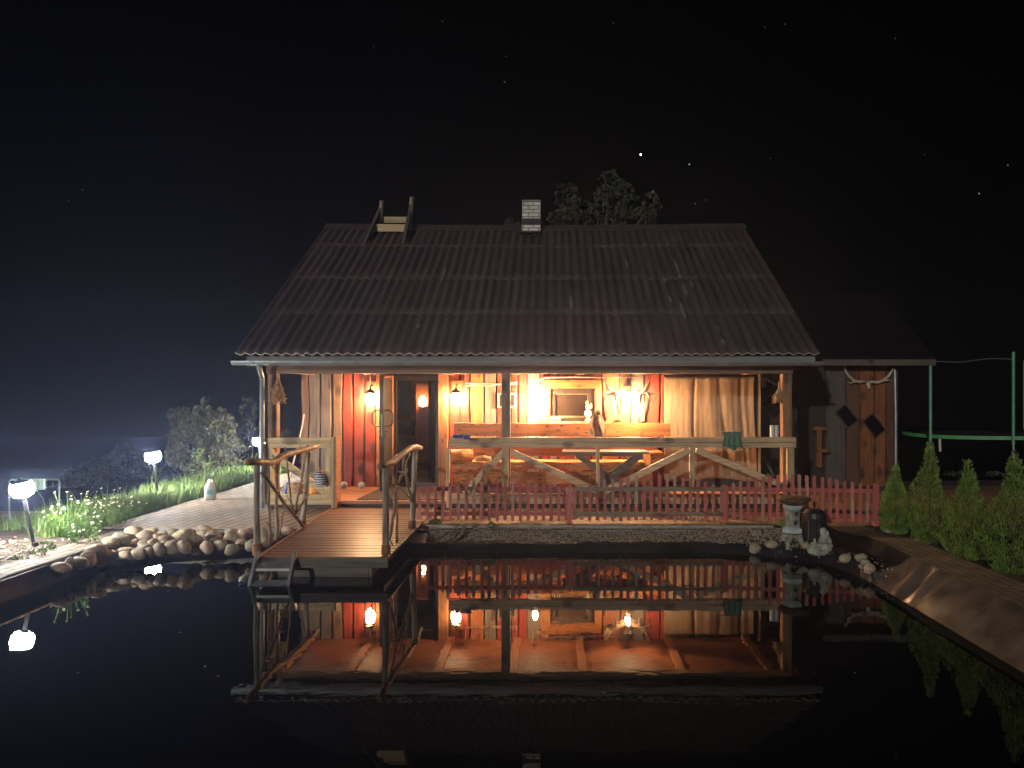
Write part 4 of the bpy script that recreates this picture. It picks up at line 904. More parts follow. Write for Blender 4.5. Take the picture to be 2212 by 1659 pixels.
for i, (a, b_, r0, r1) in enumerate([((1625,980),(1690,500),.018,.015), ((1690,500),(1745,370),.016,.015), ((1745,370),(1760,185),.018,.012), ((1690,500),(1635,330),.016,.012), ((1745,370),(1810,200),.013,.010), ((1835,660),(1770,390),.020,.016), ((1770,390),(1778,345),.018,.016), ((1690,1040),(1685,600),.016,.013), ((1770,560),(1690,500),.011,.010), ((1650,560),(1690,490),.009,.006), ((1645,720),(1610,570),.010,.006), ((1650,690),(1640,610),.008,.005), ((1830,660),(1770,560),.011,.01), ((1620,980),(1660,1090),.009,.004), ((1700,370),(1745,375),.010,.008), ((1665,640),(1690,590),.012,.012)]):
    p, q = pl(XR, *zz6(*a)), pl(XR, *zz6(*b_)); pts, rad = wob(p, q, r0, r1, i+33, amp=.025)
    MB().tube(pts, rad, 7).build('branch', M['bark'], rg2, smooth=True)
# pool ladder
pd = thing('pool_ladder', 'dark grey pool ladder with studded treads hooked on the left front edge of the deck', 'pool ladder', (-2.9, 8, .2))
for X in (-3.10, -2.705): MB().beam((X, 8.07, .30), (X+.01, 7.55, -.45), .035, .06, (0,.8,.6)).build('side_rail', M['alu'], pd, bevel=.006)
for Y, z in ((7.98, .205), (7.80, -.02+.055), (7.66, -.2)):
    tdm = MB(); tdm.box(-3.075, -2.725, Y-.03, Y+.13, z-.02, z)
    for i in range(11):
        for j in range(3): tdm.lathe([(.007, 0), (.005, .004)], (-3.05+.03*i, Y-.005+.03*j, z), 6)
    tdm.v = [(a, b_, c_-.055*(Y+.13-b_)/.16) for a, b_, c_ in tdm.v]
    tr_ = tdm.build('tread', M['alu'], pd); MB().box(-3.075, -2.725, Y-.036, Y-.031, z-.080, z-.053).build('tread_edge', M['alu_edge'], tr_, origin=pd['_o'])
# floating bottle
bt = thing('plastic_bottle', 'clear crumpled plastic bottle with blue cap floating beside the pool ladder', 'bottle', PG(519, 1262, .01))
c0 = PG(530, 1250, .02); c1 = PG(508, 1270, .02); d_ = (c1-c0).normalized()
MB().tube([c0-d_*.04, c0-d_*.03, c0, c0+d_*.06, c0+d_*.10, c0+d_*.14, c0+d_*.17], [.02, .042, .046, .043, .045, .032, .015], 14).build('body', M['glass'], bt, smooth=True)
MB().tube([c0+d_*.17, c0+d_*.195], .017, 12).build('cap', M['blue_cloth'], bt)
# water jug
c = PG(454, 1079, .212); jg = thing('water_jug', 'large clear plastic water jug with blue label standing on the left paving', 'jug', c)
MB().lathe([(.075, 0), (.09, .015), (.092, .06), (.086, .075), (.092, .09), (.092, .17), (.086, .185), (.088, .20), (.07, .25), (.03, .285), (.024, .29)], c, 20).build('body', M['glass'], jg, smooth=True)
MB().lathe([(.028, .29), (.028, .315)], c, 14).build('cap', M['white'], jg)
MB().tube([(c.x-.05, c.y, c.z+.28), (c.x-.03, c.y, c.z+.33), (c.x+.03, c.y, c.z+.33), (c.x+.05, c.y, c.z+.28)], .005, 6).build('handle', M['white'], jg)
lb_ = MB(); vs = []
for z in (.09, .17):
    for k in range(9): a = -pi/2-.1+k*.13; vs.append((c.x+.094*cos(a), c.y+.094*sin(a), c.z+z))
lb_.add(vs, [(k, k+1, 10+k, 9+k) for k in range(8)]); lb_.build('paper_label', mottled('teal label', (.05, .25, .35), (.3, .5, .55), 12, .6, 0), jg, smooth='open')
# ------------------------------------------------------------------ picket fence
def fence(label, x0, x1, Y0, Y1, n, tops, rails_front, mats, rail_mat, seed):
    rr = random.Random(seed); pa, pb = Vector((XX(x0, Y0), Y0, 0)), Vector((XX(x1, Y1), Y1, 0))
    t_ = thing('picket_fence', label, 'picket fence', (pa.x, pa.y, .22), 'red picket fence panels'); d = (pb-pa).normalized(); nn = Vector((-d.y, d.x, 0))
    if nn.y > 0: nn = -nn
    for i in range(n):
        u = i/(n-1); p = pa.lerp(pb, u); Y = p.y; xpix = VX+p.x/Y*FPX
        yt = None
        for (xa, ya), (xb, yb) in zip(tops, tops[1:]):
            if xa <= xpix <= xb+1: yt = ya+(yb-ya)*(xpix-xa)/(xb-xa)
        if yt is None: yt = tops[-1][1]
        z1 = ZZ(yt, Y)+rr.uniform(-.008, .008); z0 = .245+rr.uniform(-.01, .01); w_ = .042+rr.uniform(-.003, .003); sl = rr.uniform(-.012, .012); lean = rr.uniform(-.008, .008)
        vs = []
        for off in (0, .016):
            for sx, z in ((-w_/2, z0), (w_/2, z0), (w_/2+lean, z1+sl-.006), (0+lean, z1+.004), (-w_/2+lean, z1-sl-.006)): q = p+d*sx+nn*off; vs.append((q.x, q.y, z))
        MB().add(vs, [(0,1,2,3,4),(9,8,7,6,5)]+[(k, (k+1) % 5, 5+(k+1) % 5, 5+k) for k in range(5)]).build('picket', mats[rr.randrange(len(mats))], t_)
    for zr in (.67, .335):
        o = .017+.013 if rails_front else -.014
        q0 = pa-d*.02+nn*o; q1 = pb+d*.02+nn*o; MB().beam((q0.x, q0.y, zr), (q1.x, q1.y, zr), .055, .024, nn).build('rail', rail_mat, t_)
    return t_
fence('left picket fence panel in worn red paint with its rails behind the pickets', 907, 1224, 10.4, 10.4, 20, [(900,1062),(960,1048),(1020,1036),(1060,1032),(1110,1036),(1170,1045),(1230,1054)], False, [M['picket_red'], M['picket_red'], M['picket_red'], M['picket_worn']], M['picket_rail_red'], 1)
fence('middle picket fence panel, greyest paint, with pale rails in front of the pickets', 1240, 1558, 10.4, 10.4, 20, [(1230,1056),(1290,1042),(1350,1030),(1400,1026),(1440,1028),(1500,1036),(1560,1050)], True, [M['picket_worn'], M['picket_red'], M['picket_worn']], M['picket_rail'], 2)
fence('right picket fence panel in faded red running behind the stone lantern', 1569, 1890, 10.4, 10.15, 21, [(1560,1050),(1620,1034),(1680,1026),(1740,1026),(1800,1034),(1850,1044),(1895,1050)], False, [M['picket_red'], M['picket_red'], M['picket_worn']], M['picket_rail_red'], 3)
for x, Y, h_, lab in ((1231, 10.4, 1048, 'short worn fence post between the left and middle picket panels'), (1564, 10.4, 1046, 'short red fence post between the middle and right picket panels'), (1893, 10.15, 1042, 'red fence post at the right end of the picket fence')):
    c = P(x, 1100, Y); c.z = .21
    tag(MB().add([(c.x-.03, Y-.02, .21), (c.x+.03, Y-.02, .21), (c.x+.03, Y+.04, .21), (c.x-.03, Y+.04, .21), (c.x-.03, Y-.02, ZZ(h_, Y)-.03), (c.x+.03, Y-.02, ZZ(h_, Y)-.03), (c.x+.03, Y+.04, ZZ(h_, Y)-.03), (c.x-.03, Y+.04, ZZ(h_, Y)-.03), (c.x, Y+.01, ZZ(h_, Y))],
        [(3,2,1,0),(0,1,5,4),(1,2,6,5),(2,3,7,6),(3,0,4,7),(4,5,8),(5,6,8),(6,7,8),(7,4,8)]).build('fence_post', M['picket_red'] if x > 1300 else M['picket_worn'], origin=c), lab, 'fence post')
# ------------------------------------------------------------------ stones
def stone_mesh(seed, sub=3):
    bm = bmesh.new(); bmesh.ops.create_icosphere(bm, subdivisions=sub, radius=1)
    off = Vector((seed*3.7, seed*1.3, 0))
    for v in bm.verts:
        d = v.co.normalized(); k = 1+.22*noise.noise(d*1.1+off)+.07*noise.noise(d*2.6+off)
        v.co = Vector((d.x, d.y*.85, d.z))*k
    me = bpy.data.meshes.new('stone'); bm.to_mesh(me); bm.free()
    for p in me.polygons: p.use_smooth = True
    return me
smesh = []
for i in range(10): me = stone_mesh(i); me.materials.append(M['stones'][i % 5]); smesh.append(me)
def stone(c, rx, rz, label, group, i=None, seed=0):
    rr = random.Random(seed); o = bpy.data.objects.new('stone', smesh[i if i is not None else rr.randrange(10)]); COL.objects.link(o)
    o.location = c; o.scale = (rx, rx*rr.uniform(.75, .95), rz); o.rotation_euler = (rr.uniform(-.3, .3), rr.uniform(-.35, .35), rr.uniform(-.5, .5)+(pi if rr.random() < .5 else 0))
    tag(o, label, 'stone', group); return o
Z5 = 3.3606
st_list = [(440,1362,55,35),(510,1315,28,25),(570,1325,50,35),(640,1275,35,35),(645,1315,38,30),(715,1310,35,30),(700,1220,60,28),(740,1255,60,30),(790,1290,42,32),(810,1170,50,25),(840,1262,40,25),(870,1312,38,22),(905,1170,75,45),(925,1235,60,22),(930,1280,50,28),(980,1105,60,35),(1010,1260,52,35),(1035,1215,45,22),(1065,1135,60,35),(1080,1240,40,28),(1055,1183,40,22),(1100,1095,40,22),(1110,1185,35,28),(1145,1140,35,25),(1160,1225,45,38),(1195,1178,38,22),(1190,1115,45,25),(1205,1150,45,22),(1255,1205,45,38),(1262,1112,40,32),(1325,1125,65,38),(1335,1205,40,38),(1420,1185,48,55),(1490,1080,45,22),(1500,1120,50,30),(1505,1210,42,35),(1550,1130,50,28),(1600,1190,40,30),(1600,1110,40,18),(1685,1155,50,48),(1690,1105,50,25),(1685,1225,38,30),(1760,1182,35,30),(1790,1110,55,32),(1830,1195,38,35),(1910,1110,40,35),(1920,1170,35,30),(1560,1170,36,26),(1380,1105,36,22),(1440,1110,34,22),(970,1180,40,24),(880,1130,40,20)]
special = {0: 'reddish stone at the far left end of the bank pile, lying alone by the water', 12: 'largest pale stone of the left bank pile, lying on the other stones', 15: 'big tan stone on top of the left bank pile near the paving', 30: 'large oval tan stone at the crest in the middle of the left bank', 32: 'tall upright speckled stone in the front row of the left bank', 41: 'small triangular stone hanging lowest over the water by the deck'}
HUE = ['tan', 'reddish brown', 'olive grey', 'dark brown', 'pinkish']
def bank_label(i, xd, yd, rx):
    size = 'small' if rx < 38 else 'medium' if rx < 48 else 'large'
    crest = 1195-(xd-130)*.085
    row = 'at the water line' if yd > crest+10 else 'in the top row' if yd < crest-32 else 'in the middle row'
    zone = 'at the left end of the bank' if xd < 200 else 'left of mid pile' if xd < 285 else 'at mid pile' if xd < 380 else 'right of mid pile' if xd < 470 else 'by the deck railing'
    return '%s %s stone %s %s' % (size, HUE[random.Random(i+10).randrange(10) % 5], row, zone)
for i, (x, y, rx, ry) in enumerate(st_list):
    xd, yd = x/Z5, 822.9+y/Z5; k = sm((1240-yd)/(1240-1140)) if xd > 140 else .1
    z = .03+.2*k+(.06 if xd < 420 else 0)*k
    c = PG(xd, yd, z); s_ = c.y/FPX/Z5
    if c.x < -5.06: c = P(xd, yd, 5.06*FPX/(VX-xd))
    stone(c, rx*s_*1.34, ry*s_*1.38, special.get(i) or bank_label(i, xd, yd, rx), 'stones heaped on the left pool bank', {0: 4, 12: 2, 15: 0, 30: 5}.get(i), i+10)
for i, (x, y, rx, ry) in enumerate([(450,950,38,30),(520,975,38,30),(455,1035,42,32),(620,930,36,22),(540,1010,34,26),(590,975,34,26)]):
    xd, yd = zz6(x, y); c = PG(xd, yd, .14); s_ = c.y/FPX/4.319
    stone(c, rx*s_*1.1, ry*s_*1.1, ('grey stone just right of the front railing post, upper one', 'stone in the top row behind the middle of the branch railing', 'stone at the water just right of the front railing post', 'flattest stone near the deck edge behind the branch railing', 'stone between the branches above the water, left one', 'stone between the branches above the water, right one')[i], 'stones behind the left branch railing', None, i+100)
c = PG(621, 1145, .24); stone(c, .085, .05, 'flat pinkish stone leaning against the left edge of the deck', 'stones behind the left branch railing', 4, 200)
Z7 = 7.561
for i, (x, y, rx, ry, lab) in enumerate([(100,1090,88,85,'round brown speckled stone left of the stone lantern at the water'),(375,1010,95,68,'oval tan stone just left of the lantern legs'),(930,1045,75,52,'pinkish stone by the right foot of the stone lantern'),
      (1585,1255,120,72,'largest pale stone right of the white statue'),(1830,1240,100,68,'beige stone second right from the white statue'),(1900,1310,75,55,'small angular grey stone in the right stone row'),(1835,1395,55,35,'smallest pale stone at the water in the right row'),(1975,1420,90,85,'round pale stone at the right end of the row by the foil')]):
    xd, yd = 1618.4+x/Z7, 1042.3+y/Z7; c = hit(xd, yd+ry/Z7*.75); s_ = c.y/FPX/Z7; c.z += ry*s_*.72; c.y += ry*s_*.3
    stone(c, rx*s_*1.05, ry*s_*1.05, lab, 'stones on the right pool bank', [3,0,1,0,5,2,2,6][i], i+300)
c = P(1635, 1150, 9.75); tag(MB().box(c.x-.06, c.x+.06, 9.72, 9.82, .15, .235).build('concrete_block', M['lantern_stone'], origin=(c.x, 9.77, .15), bevel=.012), 'small mossy concrete block at the right end of the gravel', 'block')
# ------------------------------------------------------------------ stone lantern
_h = hit(1717, 1183); lx, ly, lz = _h.x, _h.y+.1, _h.z-.01
sl = thing('stone_lantern', 'grey stone pagoda lantern with brown dish roof on four legs beside the pool', 'stone lantern', (lx, ly, lz))
def hexring(prof, n=6, rot=.2): return MB().lathe([(r, z) for r, z in prof], (lx, ly, lz), n, rot=rot)
def SZ(y): return (CZ-(y-VY)/FPX*ly)-lz
for a in (pi/4+.1, 3*pi/4+.1, 5*pi/4+.1, 7*pi/4+.1):
    ca, sa = cos(a), sin(a); MB().tube([(lx+.145*ca, ly+.145*sa, lz-.02), (lx+.125*ca, ly+.125*sa, lz+.05), (lx+.105*ca, ly+.105*sa, SZ(1164)+lz), (lx+.05*ca, ly+.05*sa, SZ(1156)+lz)], [.024, .029, .042, .05], 8).build('leg', M['lantern_stone'], sl, smooth=True)
hexring([(.13, SZ(1158)), (.135, SZ(1152))]).build('base_slab', M['lantern_stone'], sl)
hexring([(.115, SZ(1151)), (.132, SZ(1149)), (.132, SZ(1141)), (.10, SZ(1137))]).build('collar', M['lantern_pale'], sl, bevel=.005)
hexring([(.10, SZ(1137)), (.096, SZ(1100))]).build('tower', M['lantern_stone'], sl)
for zc, dx_ in ((SZ(1107), .02), (SZ(1127), .008)):
    q = MB()
    for a_, b_, c_, d_ in ((-.034, .034, .026, .034), (-.034, .034, -.034, -.026), (-.034, -.022, -.026, .026), (.022, .034, -.026, .026)): q.box(lx+dx_+a_, lx+dx_+b_, ly-.108, ly-.084, lz+zc+c_, lz+zc+d_)
    q.build('window_surround', M['lantern_stone'], sl)
    MB().box(lx+dx_-.022, lx+dx_+.022, ly-.098, ly-.083, lz+zc-.026, lz+zc+.026).build('window_opening', M['plastic_black'], sl)
hexring([(.10, SZ(1100)), (.122, SZ(1096)), (.13, SZ(1090))]).build('capital', M['lantern_pale'], sl)
MB().lathe([(.10, SZ(1090)), (.17, SZ(1085)), (.205, SZ(1078)), (.20, SZ(1076)), (.16, SZ(1073)), (.05, SZ(1071))], (lx+.02, ly, lz), 20).build('dish_roof', [M['lantern_brown']], sl, smooth=False)
# black pump box behind
c = (XX(1762, 9.45), 9.5, .13); pb_ = thing('pond_filter', 'black ribbed plastic pond filter drum behind the stone lantern', 'pond filter', c)
MB().lathe([(.14, 0), (.15, .03), (.145, .30), (.13, .36), (.09, .40), (.02, .41)], c, 18).build('drum', M['plastic_black'], pb_)
MB().box(c[0]-.14, c[0]-.02, c[1]-.17, c[1]-.10, .15, .43).build('pump_housing', M['plastic_black'], pb_, bevel=.015)
for k in range(3): MB().lathe([(.152, .08+k*.09), (.156, .085+k*.09), (.152, .09+k*.09)], c, 18).build('rib', M['plastic_black'], pb_)
tag(MB().tube([PG(1700, 1136, .2), PG(1697, 1152, .2), PG(1690, 1172, .14), PG(1682, 1195, .04), PG(1676, 1208, -.05)], .018, 8).build('pond_hose', M['plastic_black'], origin=PG(1690, 1172, .14), smooth=True), 'black hose running past the stone lantern down into the water', 'hose')
# ------------------------------------------------------------------ white statue: seated draped figure with a child
c = hit(1779, 1205); sx, sy, sz_ = c.x, c.y+.1, c.z-.01
st = MB()
def bl_(dx_, dy_, dz_, r, sc=(1,1,1)): st.ball((sx+dx_, sy+dy_, sz_+dz_), r, sub=2, sc=sc)
bl_(0, 0, .03, .13, (1.1, .85, .35)); bl_(-.06, -.02, .05, .07, (1.1, 1, .7)); bl_(.06, -.02, .07, .085, (1.1, .9, .9)); bl_(.04, .01, .13, .075, (.9, .8, 1.2)); bl_(.045, .0, .19, .055, (1, .8, 1.1))
bl_(.025, -.01, .255, .038, (.9, 1, 1.2)); bl_(.035, .01, .27, .042, (1, 1, 1.15)); bl_(.075, .01, .22, .036, (.9, .9, 1.8)); bl_(.10, .0, .15, .035, (.8, .9, 1.6)); bl_(.085, -.04, .12, .03, (1.5, .8, .7)); bl_(.02, -.06, .12, .035, (1.4, .8, .8))
bl_(-.02, -.05, .115, .05, (1.2, .9, .7)); bl_(-.10, -.01, .09, .042, (.8, .8, 1.5)); bl_(-.075, -.02, .17, .023, (.9, 1, 1.2)); bl_(-.07, -.02, .135, .028, (.8, .9, 1.2)); bl_(-.11, 0, .05, .05); bl_(.115, -.02, .06, .05, (.9, 1, 1)); bl_(0, -.09, .04, .05, (1.6, .8, .6)); bl_(-.05, -.08, .075, .03); bl_(.05, -.085, .075, .035)
sto = st.build('garden_statue', M['white_stone'], origin=(sx, sy, sz_)); tag(sto, 'white stone statue of a seated robed figure with a small child beside the pool', 'statue')
md = sto.modifiers.new('fuse', 'REMESH'); md.mode = 'VOXEL'; md.voxel_size = .007; md.use_smooth_shade = True
md = sto.modifiers.new('soft', 'SMOOTH'); md.iterations = 3; md.factor = .5
tx = bpy.data.textures.new('robe', 'CLOUDS'); tx.noise_scale = .03
md = sto.modifiers.new('robe', 'DISPLACE'); md.texture = tx; md.strength = .014; md.mid_level = .5
# ------------------------------------------------------------------ thujas
def thuja(base, h, r, label, seed, skew=0):
    t_ = thing('thuja', label, 'conifer', base, 'young thujas along the right strip'); rr = random.Random(seed); b = Vector(base)
    MB().tube([b, b+Vector((0, 0, h*.9))], [.018, .004], 6).build('trunk', M['trunk'], t_)
    m_ = MB(); n_ = 9500
    lobes = [(rr.uniform(0, 6.28), rr.uniform(.08, .75), rr.uniform(.5, .95)) for _ in range(16)]
    for _ in range(n_):
        v = rr.random()**1.25; v2 = v*.98
        body = .76
        if v2 < body: prof = min(1, .55+v2*2.2)*(1-(v2/body)**2.0*.72)
        else: prof = .28*(1-(v2-body)/(1-body))**.8+.03
        if v2 > body and rr.random() < .55: continue
        a = rr.uniform(0, 6.28); lump = .95+.16*sin(3*a+seed+v*7)+.14*sin(5*a-v*15+seed)+.34*noise.noise((cos(a)*2+seed, sin(a)*2, v*7))
        rad = r*prof*lump*(rr.random()**.28); q = b+Vector((rad*cos(a)+skew*v*h, rad*sin(a), .02+v2*h))
        out = Vector((cos(a)*.55, sin(a)*.55, 1)); d = (out+Vector((rr.uniform(-.5,.5), rr.uniform(-.5,.5), rr.uniform(-.3,.4)))).normalized(); s_ = rr.uniform(.012, .026)
        if noise.noise(q*9) < -.22 and rr.random() < .8: continue
        sd__ = d.cross(Vector((rr.uniform(-1,1), rr.uniform(-1,1), .1))).normalized()
        m_.add([q, q+d*s_*.6+sd__*s_*.22, q+d*s_*1.6, q+d*s_*.6-sd__*s_*.22], [(0,1,2,3)])
    for k in range(9):       # ragged leader shoots
        a = rr.uniform(0, 6.28); z0 = h*rr.uniform(.72, .93); p0 = b+Vector((skew*z0, 0, z0)); tip = p0+Vector((cos(a)*.05, sin(a)*.05, rr.uniform(.05, .11)))
        if k == 0: tip = b+Vector((skew*h, 0, h*1.04))
        m_.tube([p0, tip], [.003, .001], 4)
        for j in range(14): q = p0.lerp(tip, rr.random()); d = Vector((rr.uniform(-1,1), rr.uniform(-1,1), 1)).normalized(); s_ = .016; e = d.cross(Vector((0,1,.3))).normalized(); m_.add([q, q+d*s_*.6+e*s_*.3, q+d*s_*1.4, q+d*s_*.6-e*s_*.3], [(0,1,2,3)])
    m_.build('crown', M['thuja'], t_, smooth='open')
thuja(PG(1935, 1156, .21), .84, .225, 'leftmost young thuja, nearest the end of the red fence', 1)
thuja(PG(2008, 1180, .25), 1.15, .245, 'tallest young thuja, second from the fence', 2)
thuja(PG(2085, 1212, .27), 1.0, .25, 'third young thuja from the fence, leaning slightly', 3, .03)
thuja(PG(2192, 1240, .29), 1.12, .30, 'rightmost young thuja with bare twigs at its top', 4)
for i, (x, y) in enumerate(((1919, 1148), (1985, 1170), (1998, 1171), (2150, 1206), (2060, 1190))):
    stone(PG(x, y, .28), .05+.02*(i % 2), .025, ('flat stone in the soil left of the leftmost thuja', 'larger flat stone between the first two thujas', 'flat stone at the foot of the tallest thuja', 'larger flat stone between the third thuja and the rightmost', 'flat stone left of the foot of the third thuja')[i], 'flat stones under the thujas', 3, 400+i)
# ------------------------------------------------------------------ grass, daisies, weeds
gm = MB(); rr = random.Random(11)
for _ in range(15000):
    y = rr.uniform(9.4, 17.5)**1; x = -5.93-abs(rr.gauss(0, .75)) if y > 9.9 else -5.9-abs(rr.gauss(0, .4))
    if noise.noise((x*1.3, y*1.3, 0)) < -.35: continue
    hgt = rr.uniform(.08, .24)*(1+.5*noise.noise((x, y*.7, 0)))*(.6 if x > -6.0 else 1); hgt *= 1+.9*(rr.random() < .02); a = rr.uniform(0, 6.28); ln = rr.uniform(.15, .7)*hgt; w_ = .006; z = gz(x, y)
    if x > -5.9 and y > 9.9: continue
    dx_, dy_ = cos(a)*ln, sin(a)*ln; px, py = -sin(a)*w_, cos(a)*w_
    gm.add([(x-px, y-py, z), (x+px, y+py, z), (x+dx_*.4+px*.7, y+dy_*.4+py*.7, z+hgt*.65), (x+dx_*.4-px*.7, y+dy_*.4-py*.7, z+hgt*.65), (x+dx_, y+dy_, z+hgt)], [(0,1,2,3),(3,2,4)])
gm.build('grass', M['grass'], kind='stuff', smooth='open')
def daisy(base, h, spread, nfl, seed, label='clump of white daisies on thin green stems beside the left paving', tall=False):
    t_ = thing('daisy_plant', label, 'flowers', base, 'daisy clumps by the left paving'); rr = random.Random(seed); b = Vector(base); s1 = MB()
    for i in range(nfl):
        a = rr.uniform(0, 6.28); k = rr.random(); tip = b+Vector((cos(a)*spread*k, sin(a)*spread*k, h*rr.uniform(.5, 1)))
        s1.tube([b+Vector((cos(a)*.03, sin(a)*.03, 0)), b.lerp(tip, .5)+Vector((0, 0, .03)), tip], [.003, .0025, .002], 4)
        for j in range(26):
            q = b.lerp(tip, rr.uniform(.05, .85))+Vector((rr.uniform(-.06,.06), rr.uniform(-.06,.06), rr.uniform(-.02,.02))); d = Vector((rr.uniform(-1,1), rr.uniform(-1,1), rr.uniform(-.2,1))).normalized(); e = d.cross(Vector((rr.uniform(-1,1),.3,1))).normalized(); s_ = rr.uniform(.012, .03)
            s1.add([q-d*s_, q+e*s_*.25, q+d*s_, q-e*s_*.25], [(0,1,2,3)])
        f = MB(); tl = Vector((rr.uniform(-.6,.6), -rr.uniform(.2, 1), 1)).normalized(); e1 = tl.orthogonal().normalized(); e2 = tl.cross(e1); R_ = rr.uniform(.012, .020)
        for j in range(9):
            a2 = 2*pi*j/9; d2 = e1*cos(a2)+e2*sin(a2); d3 = tl.cross(d2); f.add([tip+d2*.004, tip+d2*R_*.7+d3*R_*.3, tip+d2*R_-tl*.003, tip+d2*R_*.7-d3*R_*.3], [(0,1,2,3)])
        f.ball(tip+tl*.002, .0055, mi=1, sub=1); f.build('flower_head', [M['petal'], M['yolk']], t_)
    s1.build('stems', M['weed'], t_, smooth='open')
dl_ = [(150,1165,.60,.22,9,'tall daisy clump reaching highest, nearest the leftmost lamp'),(185,1160,.5,.2,9,None),(120,1160,.42,.16,6,None),(215,1150,.45,.2,8,None),(240,1140,.40,.2,7,None),(265,1132,.36,.2,7,None),(200,1172,.28,.16,6,None),(160,1175,.25,.16,6,None),(285,1122,.32,.18,5,None),(105,1150,.25,.12,4,None),(232,1122,.45,.2,7,None),(175,1140,.50,.22,7,None)]
for i, (x, y, h_, s_, n_, lab) in enumerate(dl_): daisy(PG(x, y, .2), h_, s_, n_, i+1, lab or 'daisy clump %s' % ('', 'right behind the tallest one, dense with white heads', 'just left of the tallest one, behind the lamp post', 'in the middle of the daisy patch, tall stems', 'in the right half of the patch near the paving corner', 'second from the right end of the patch', 'low at the border paving in the middle of the patch', 'lowest at the border paving next to the green weed', 'at the far right end of the patch by the stones', 'smallest and farthest left, behind the lamp post', 'at the back of the patch towards the grass', 'at the back left of the patch, tall')[i])
def weed(base, h, r, n, label, seed, mat=None, size=.018):
    m_ = MB(); leafcloud(m_, (base[0], base[1], base[2]+h/2), (r, r, h/2), n, size, seed, up=.6)
    m_.tube([base, (base[0], base[1], base[2]+h*.7)], .002, 4)
    tag(m_.build('weed', mat or M['weed'], origin=base, smooth='open'), label, 'weed')
weed(PG(940, 1131, .21), .05, .09, 160, 'low green weed growing on the paving near the right deck railing', 1)
weed(P(1062, 1146, 10.02), .12, .05, 130, 'green weed climbing over the pale kerb below the left fence panel', 2)
weed(PG(1688, 1137, .21), .08, .07, 120, 'grassy weed at the right end of the kerb beside the stone lantern', 3)
weed(PG(95, 1190, .2), .10, .12, 240, 'bright green weed in the bark chips beside the leftmost lamp', 4)
weed(PG(60, 1205, .2), .07, .16, 260, 'spreading low weed at the left edge of the bark bed', 5)
weed(PG(725, 1098, .24), .03, .06, 90, 'tiny green weed in the corner between deck and porch', 6)
weed(P(1660, 1052, 11.45), .2, .08, 90, 'pale green plant between fence and porch near the right corner', 7)
weed(P(175, 1222, 8.4), .07, .02, 30, 'tiny grass tuft sprouting at the foil edge above the red stone', 8)
# ------------------------------------------------------------------ trees and bushes
def B(x, y, Y): return tuple(P(x, y, Y))
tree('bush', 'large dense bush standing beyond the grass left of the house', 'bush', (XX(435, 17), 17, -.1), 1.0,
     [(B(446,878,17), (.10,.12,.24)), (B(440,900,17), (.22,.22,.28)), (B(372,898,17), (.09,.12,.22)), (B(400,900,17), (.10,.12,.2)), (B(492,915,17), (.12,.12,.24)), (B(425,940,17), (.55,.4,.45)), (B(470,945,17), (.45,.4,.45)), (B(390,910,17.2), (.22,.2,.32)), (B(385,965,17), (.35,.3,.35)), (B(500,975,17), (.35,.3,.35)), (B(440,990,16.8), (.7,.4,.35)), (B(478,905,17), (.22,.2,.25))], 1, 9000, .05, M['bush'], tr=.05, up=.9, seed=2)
tree('sapling', 'young sapling with pale rounded leaves behind the grass beyond the second lamp', 'sapling', (XX(430, 14.3), 14.3, .1), .5,
     [(B(430,985,14.3), (.13,.1,.14)), (B(452,995,14.3), (.13,.1,.12)), (B(418,1010,14.3), (.10,.1,.14)), (B(445,1020,14.3), (.16,.1,.14)), (B(462,1015,14.3), (.1,.1,.1))], 1, 420, .032, M['sapling'], tr=.012, seed=5)
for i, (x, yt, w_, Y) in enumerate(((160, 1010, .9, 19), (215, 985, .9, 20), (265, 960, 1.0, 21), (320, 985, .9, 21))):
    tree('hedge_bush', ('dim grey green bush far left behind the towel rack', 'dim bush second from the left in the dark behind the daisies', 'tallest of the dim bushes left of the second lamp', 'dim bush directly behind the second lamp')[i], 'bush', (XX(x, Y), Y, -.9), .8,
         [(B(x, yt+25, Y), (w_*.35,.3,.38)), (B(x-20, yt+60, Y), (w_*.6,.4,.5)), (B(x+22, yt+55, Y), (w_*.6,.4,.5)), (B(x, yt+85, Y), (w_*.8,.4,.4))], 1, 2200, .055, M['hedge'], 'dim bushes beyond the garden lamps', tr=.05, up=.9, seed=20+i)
tree('young_tree', 'slender dim tree behind the downpipe at the left corner of the house', 'tree', (XX(542, 19), 19, .1), 1.2,
     [(B(535,885,19), (.2,.2,.32)), (B(552,905,19), (.22,.2,.3)), (B(540,940,19), (.3,.2,.35)), (B(545,985,19), (.4,.3,.35))], 1, 900, .05, M['bush'], tr=.03, seed=31)
tree('tree', 'leafy tree crown rising in the dark behind the ridge right of the chimney', 'tree', (XX(1300, 23), 23, .1), 5.5,
     [(B(1225,425,23), (.42,.35,.42)), (B(1245,455,23), (.55,.4,.4)), (B(1315,400,23), (.40,.35,.40)), (B(1345,415,23), (.40,.35,.38)), (B(1310,440,23), (.6,.4,.42)), (B(1365,445,23), (.45,.35,.35)), (B(1408,440,23), (.28,.25,.35)), (B(1395,465,23), (.4,.3,.22)), (B(1205,470,23), (.3,.3,.22)), (B(1290,470,23), (1.0,.4,.3))], 1, 4200, .075, M['tree'], tr=.16, up=.4, seed=41)
tree('tree', 'thin twiggy tree tips showing just left of the chimney', 'tree', (XX(1105, 22), 22, .1), 5.0,
     [(B(1100,482,22), (.14,.1,.14)), (B(1118,488,22), (.12,.1,.1))], 1, 130, .07, M['tree'], tr=.08, seed=43)
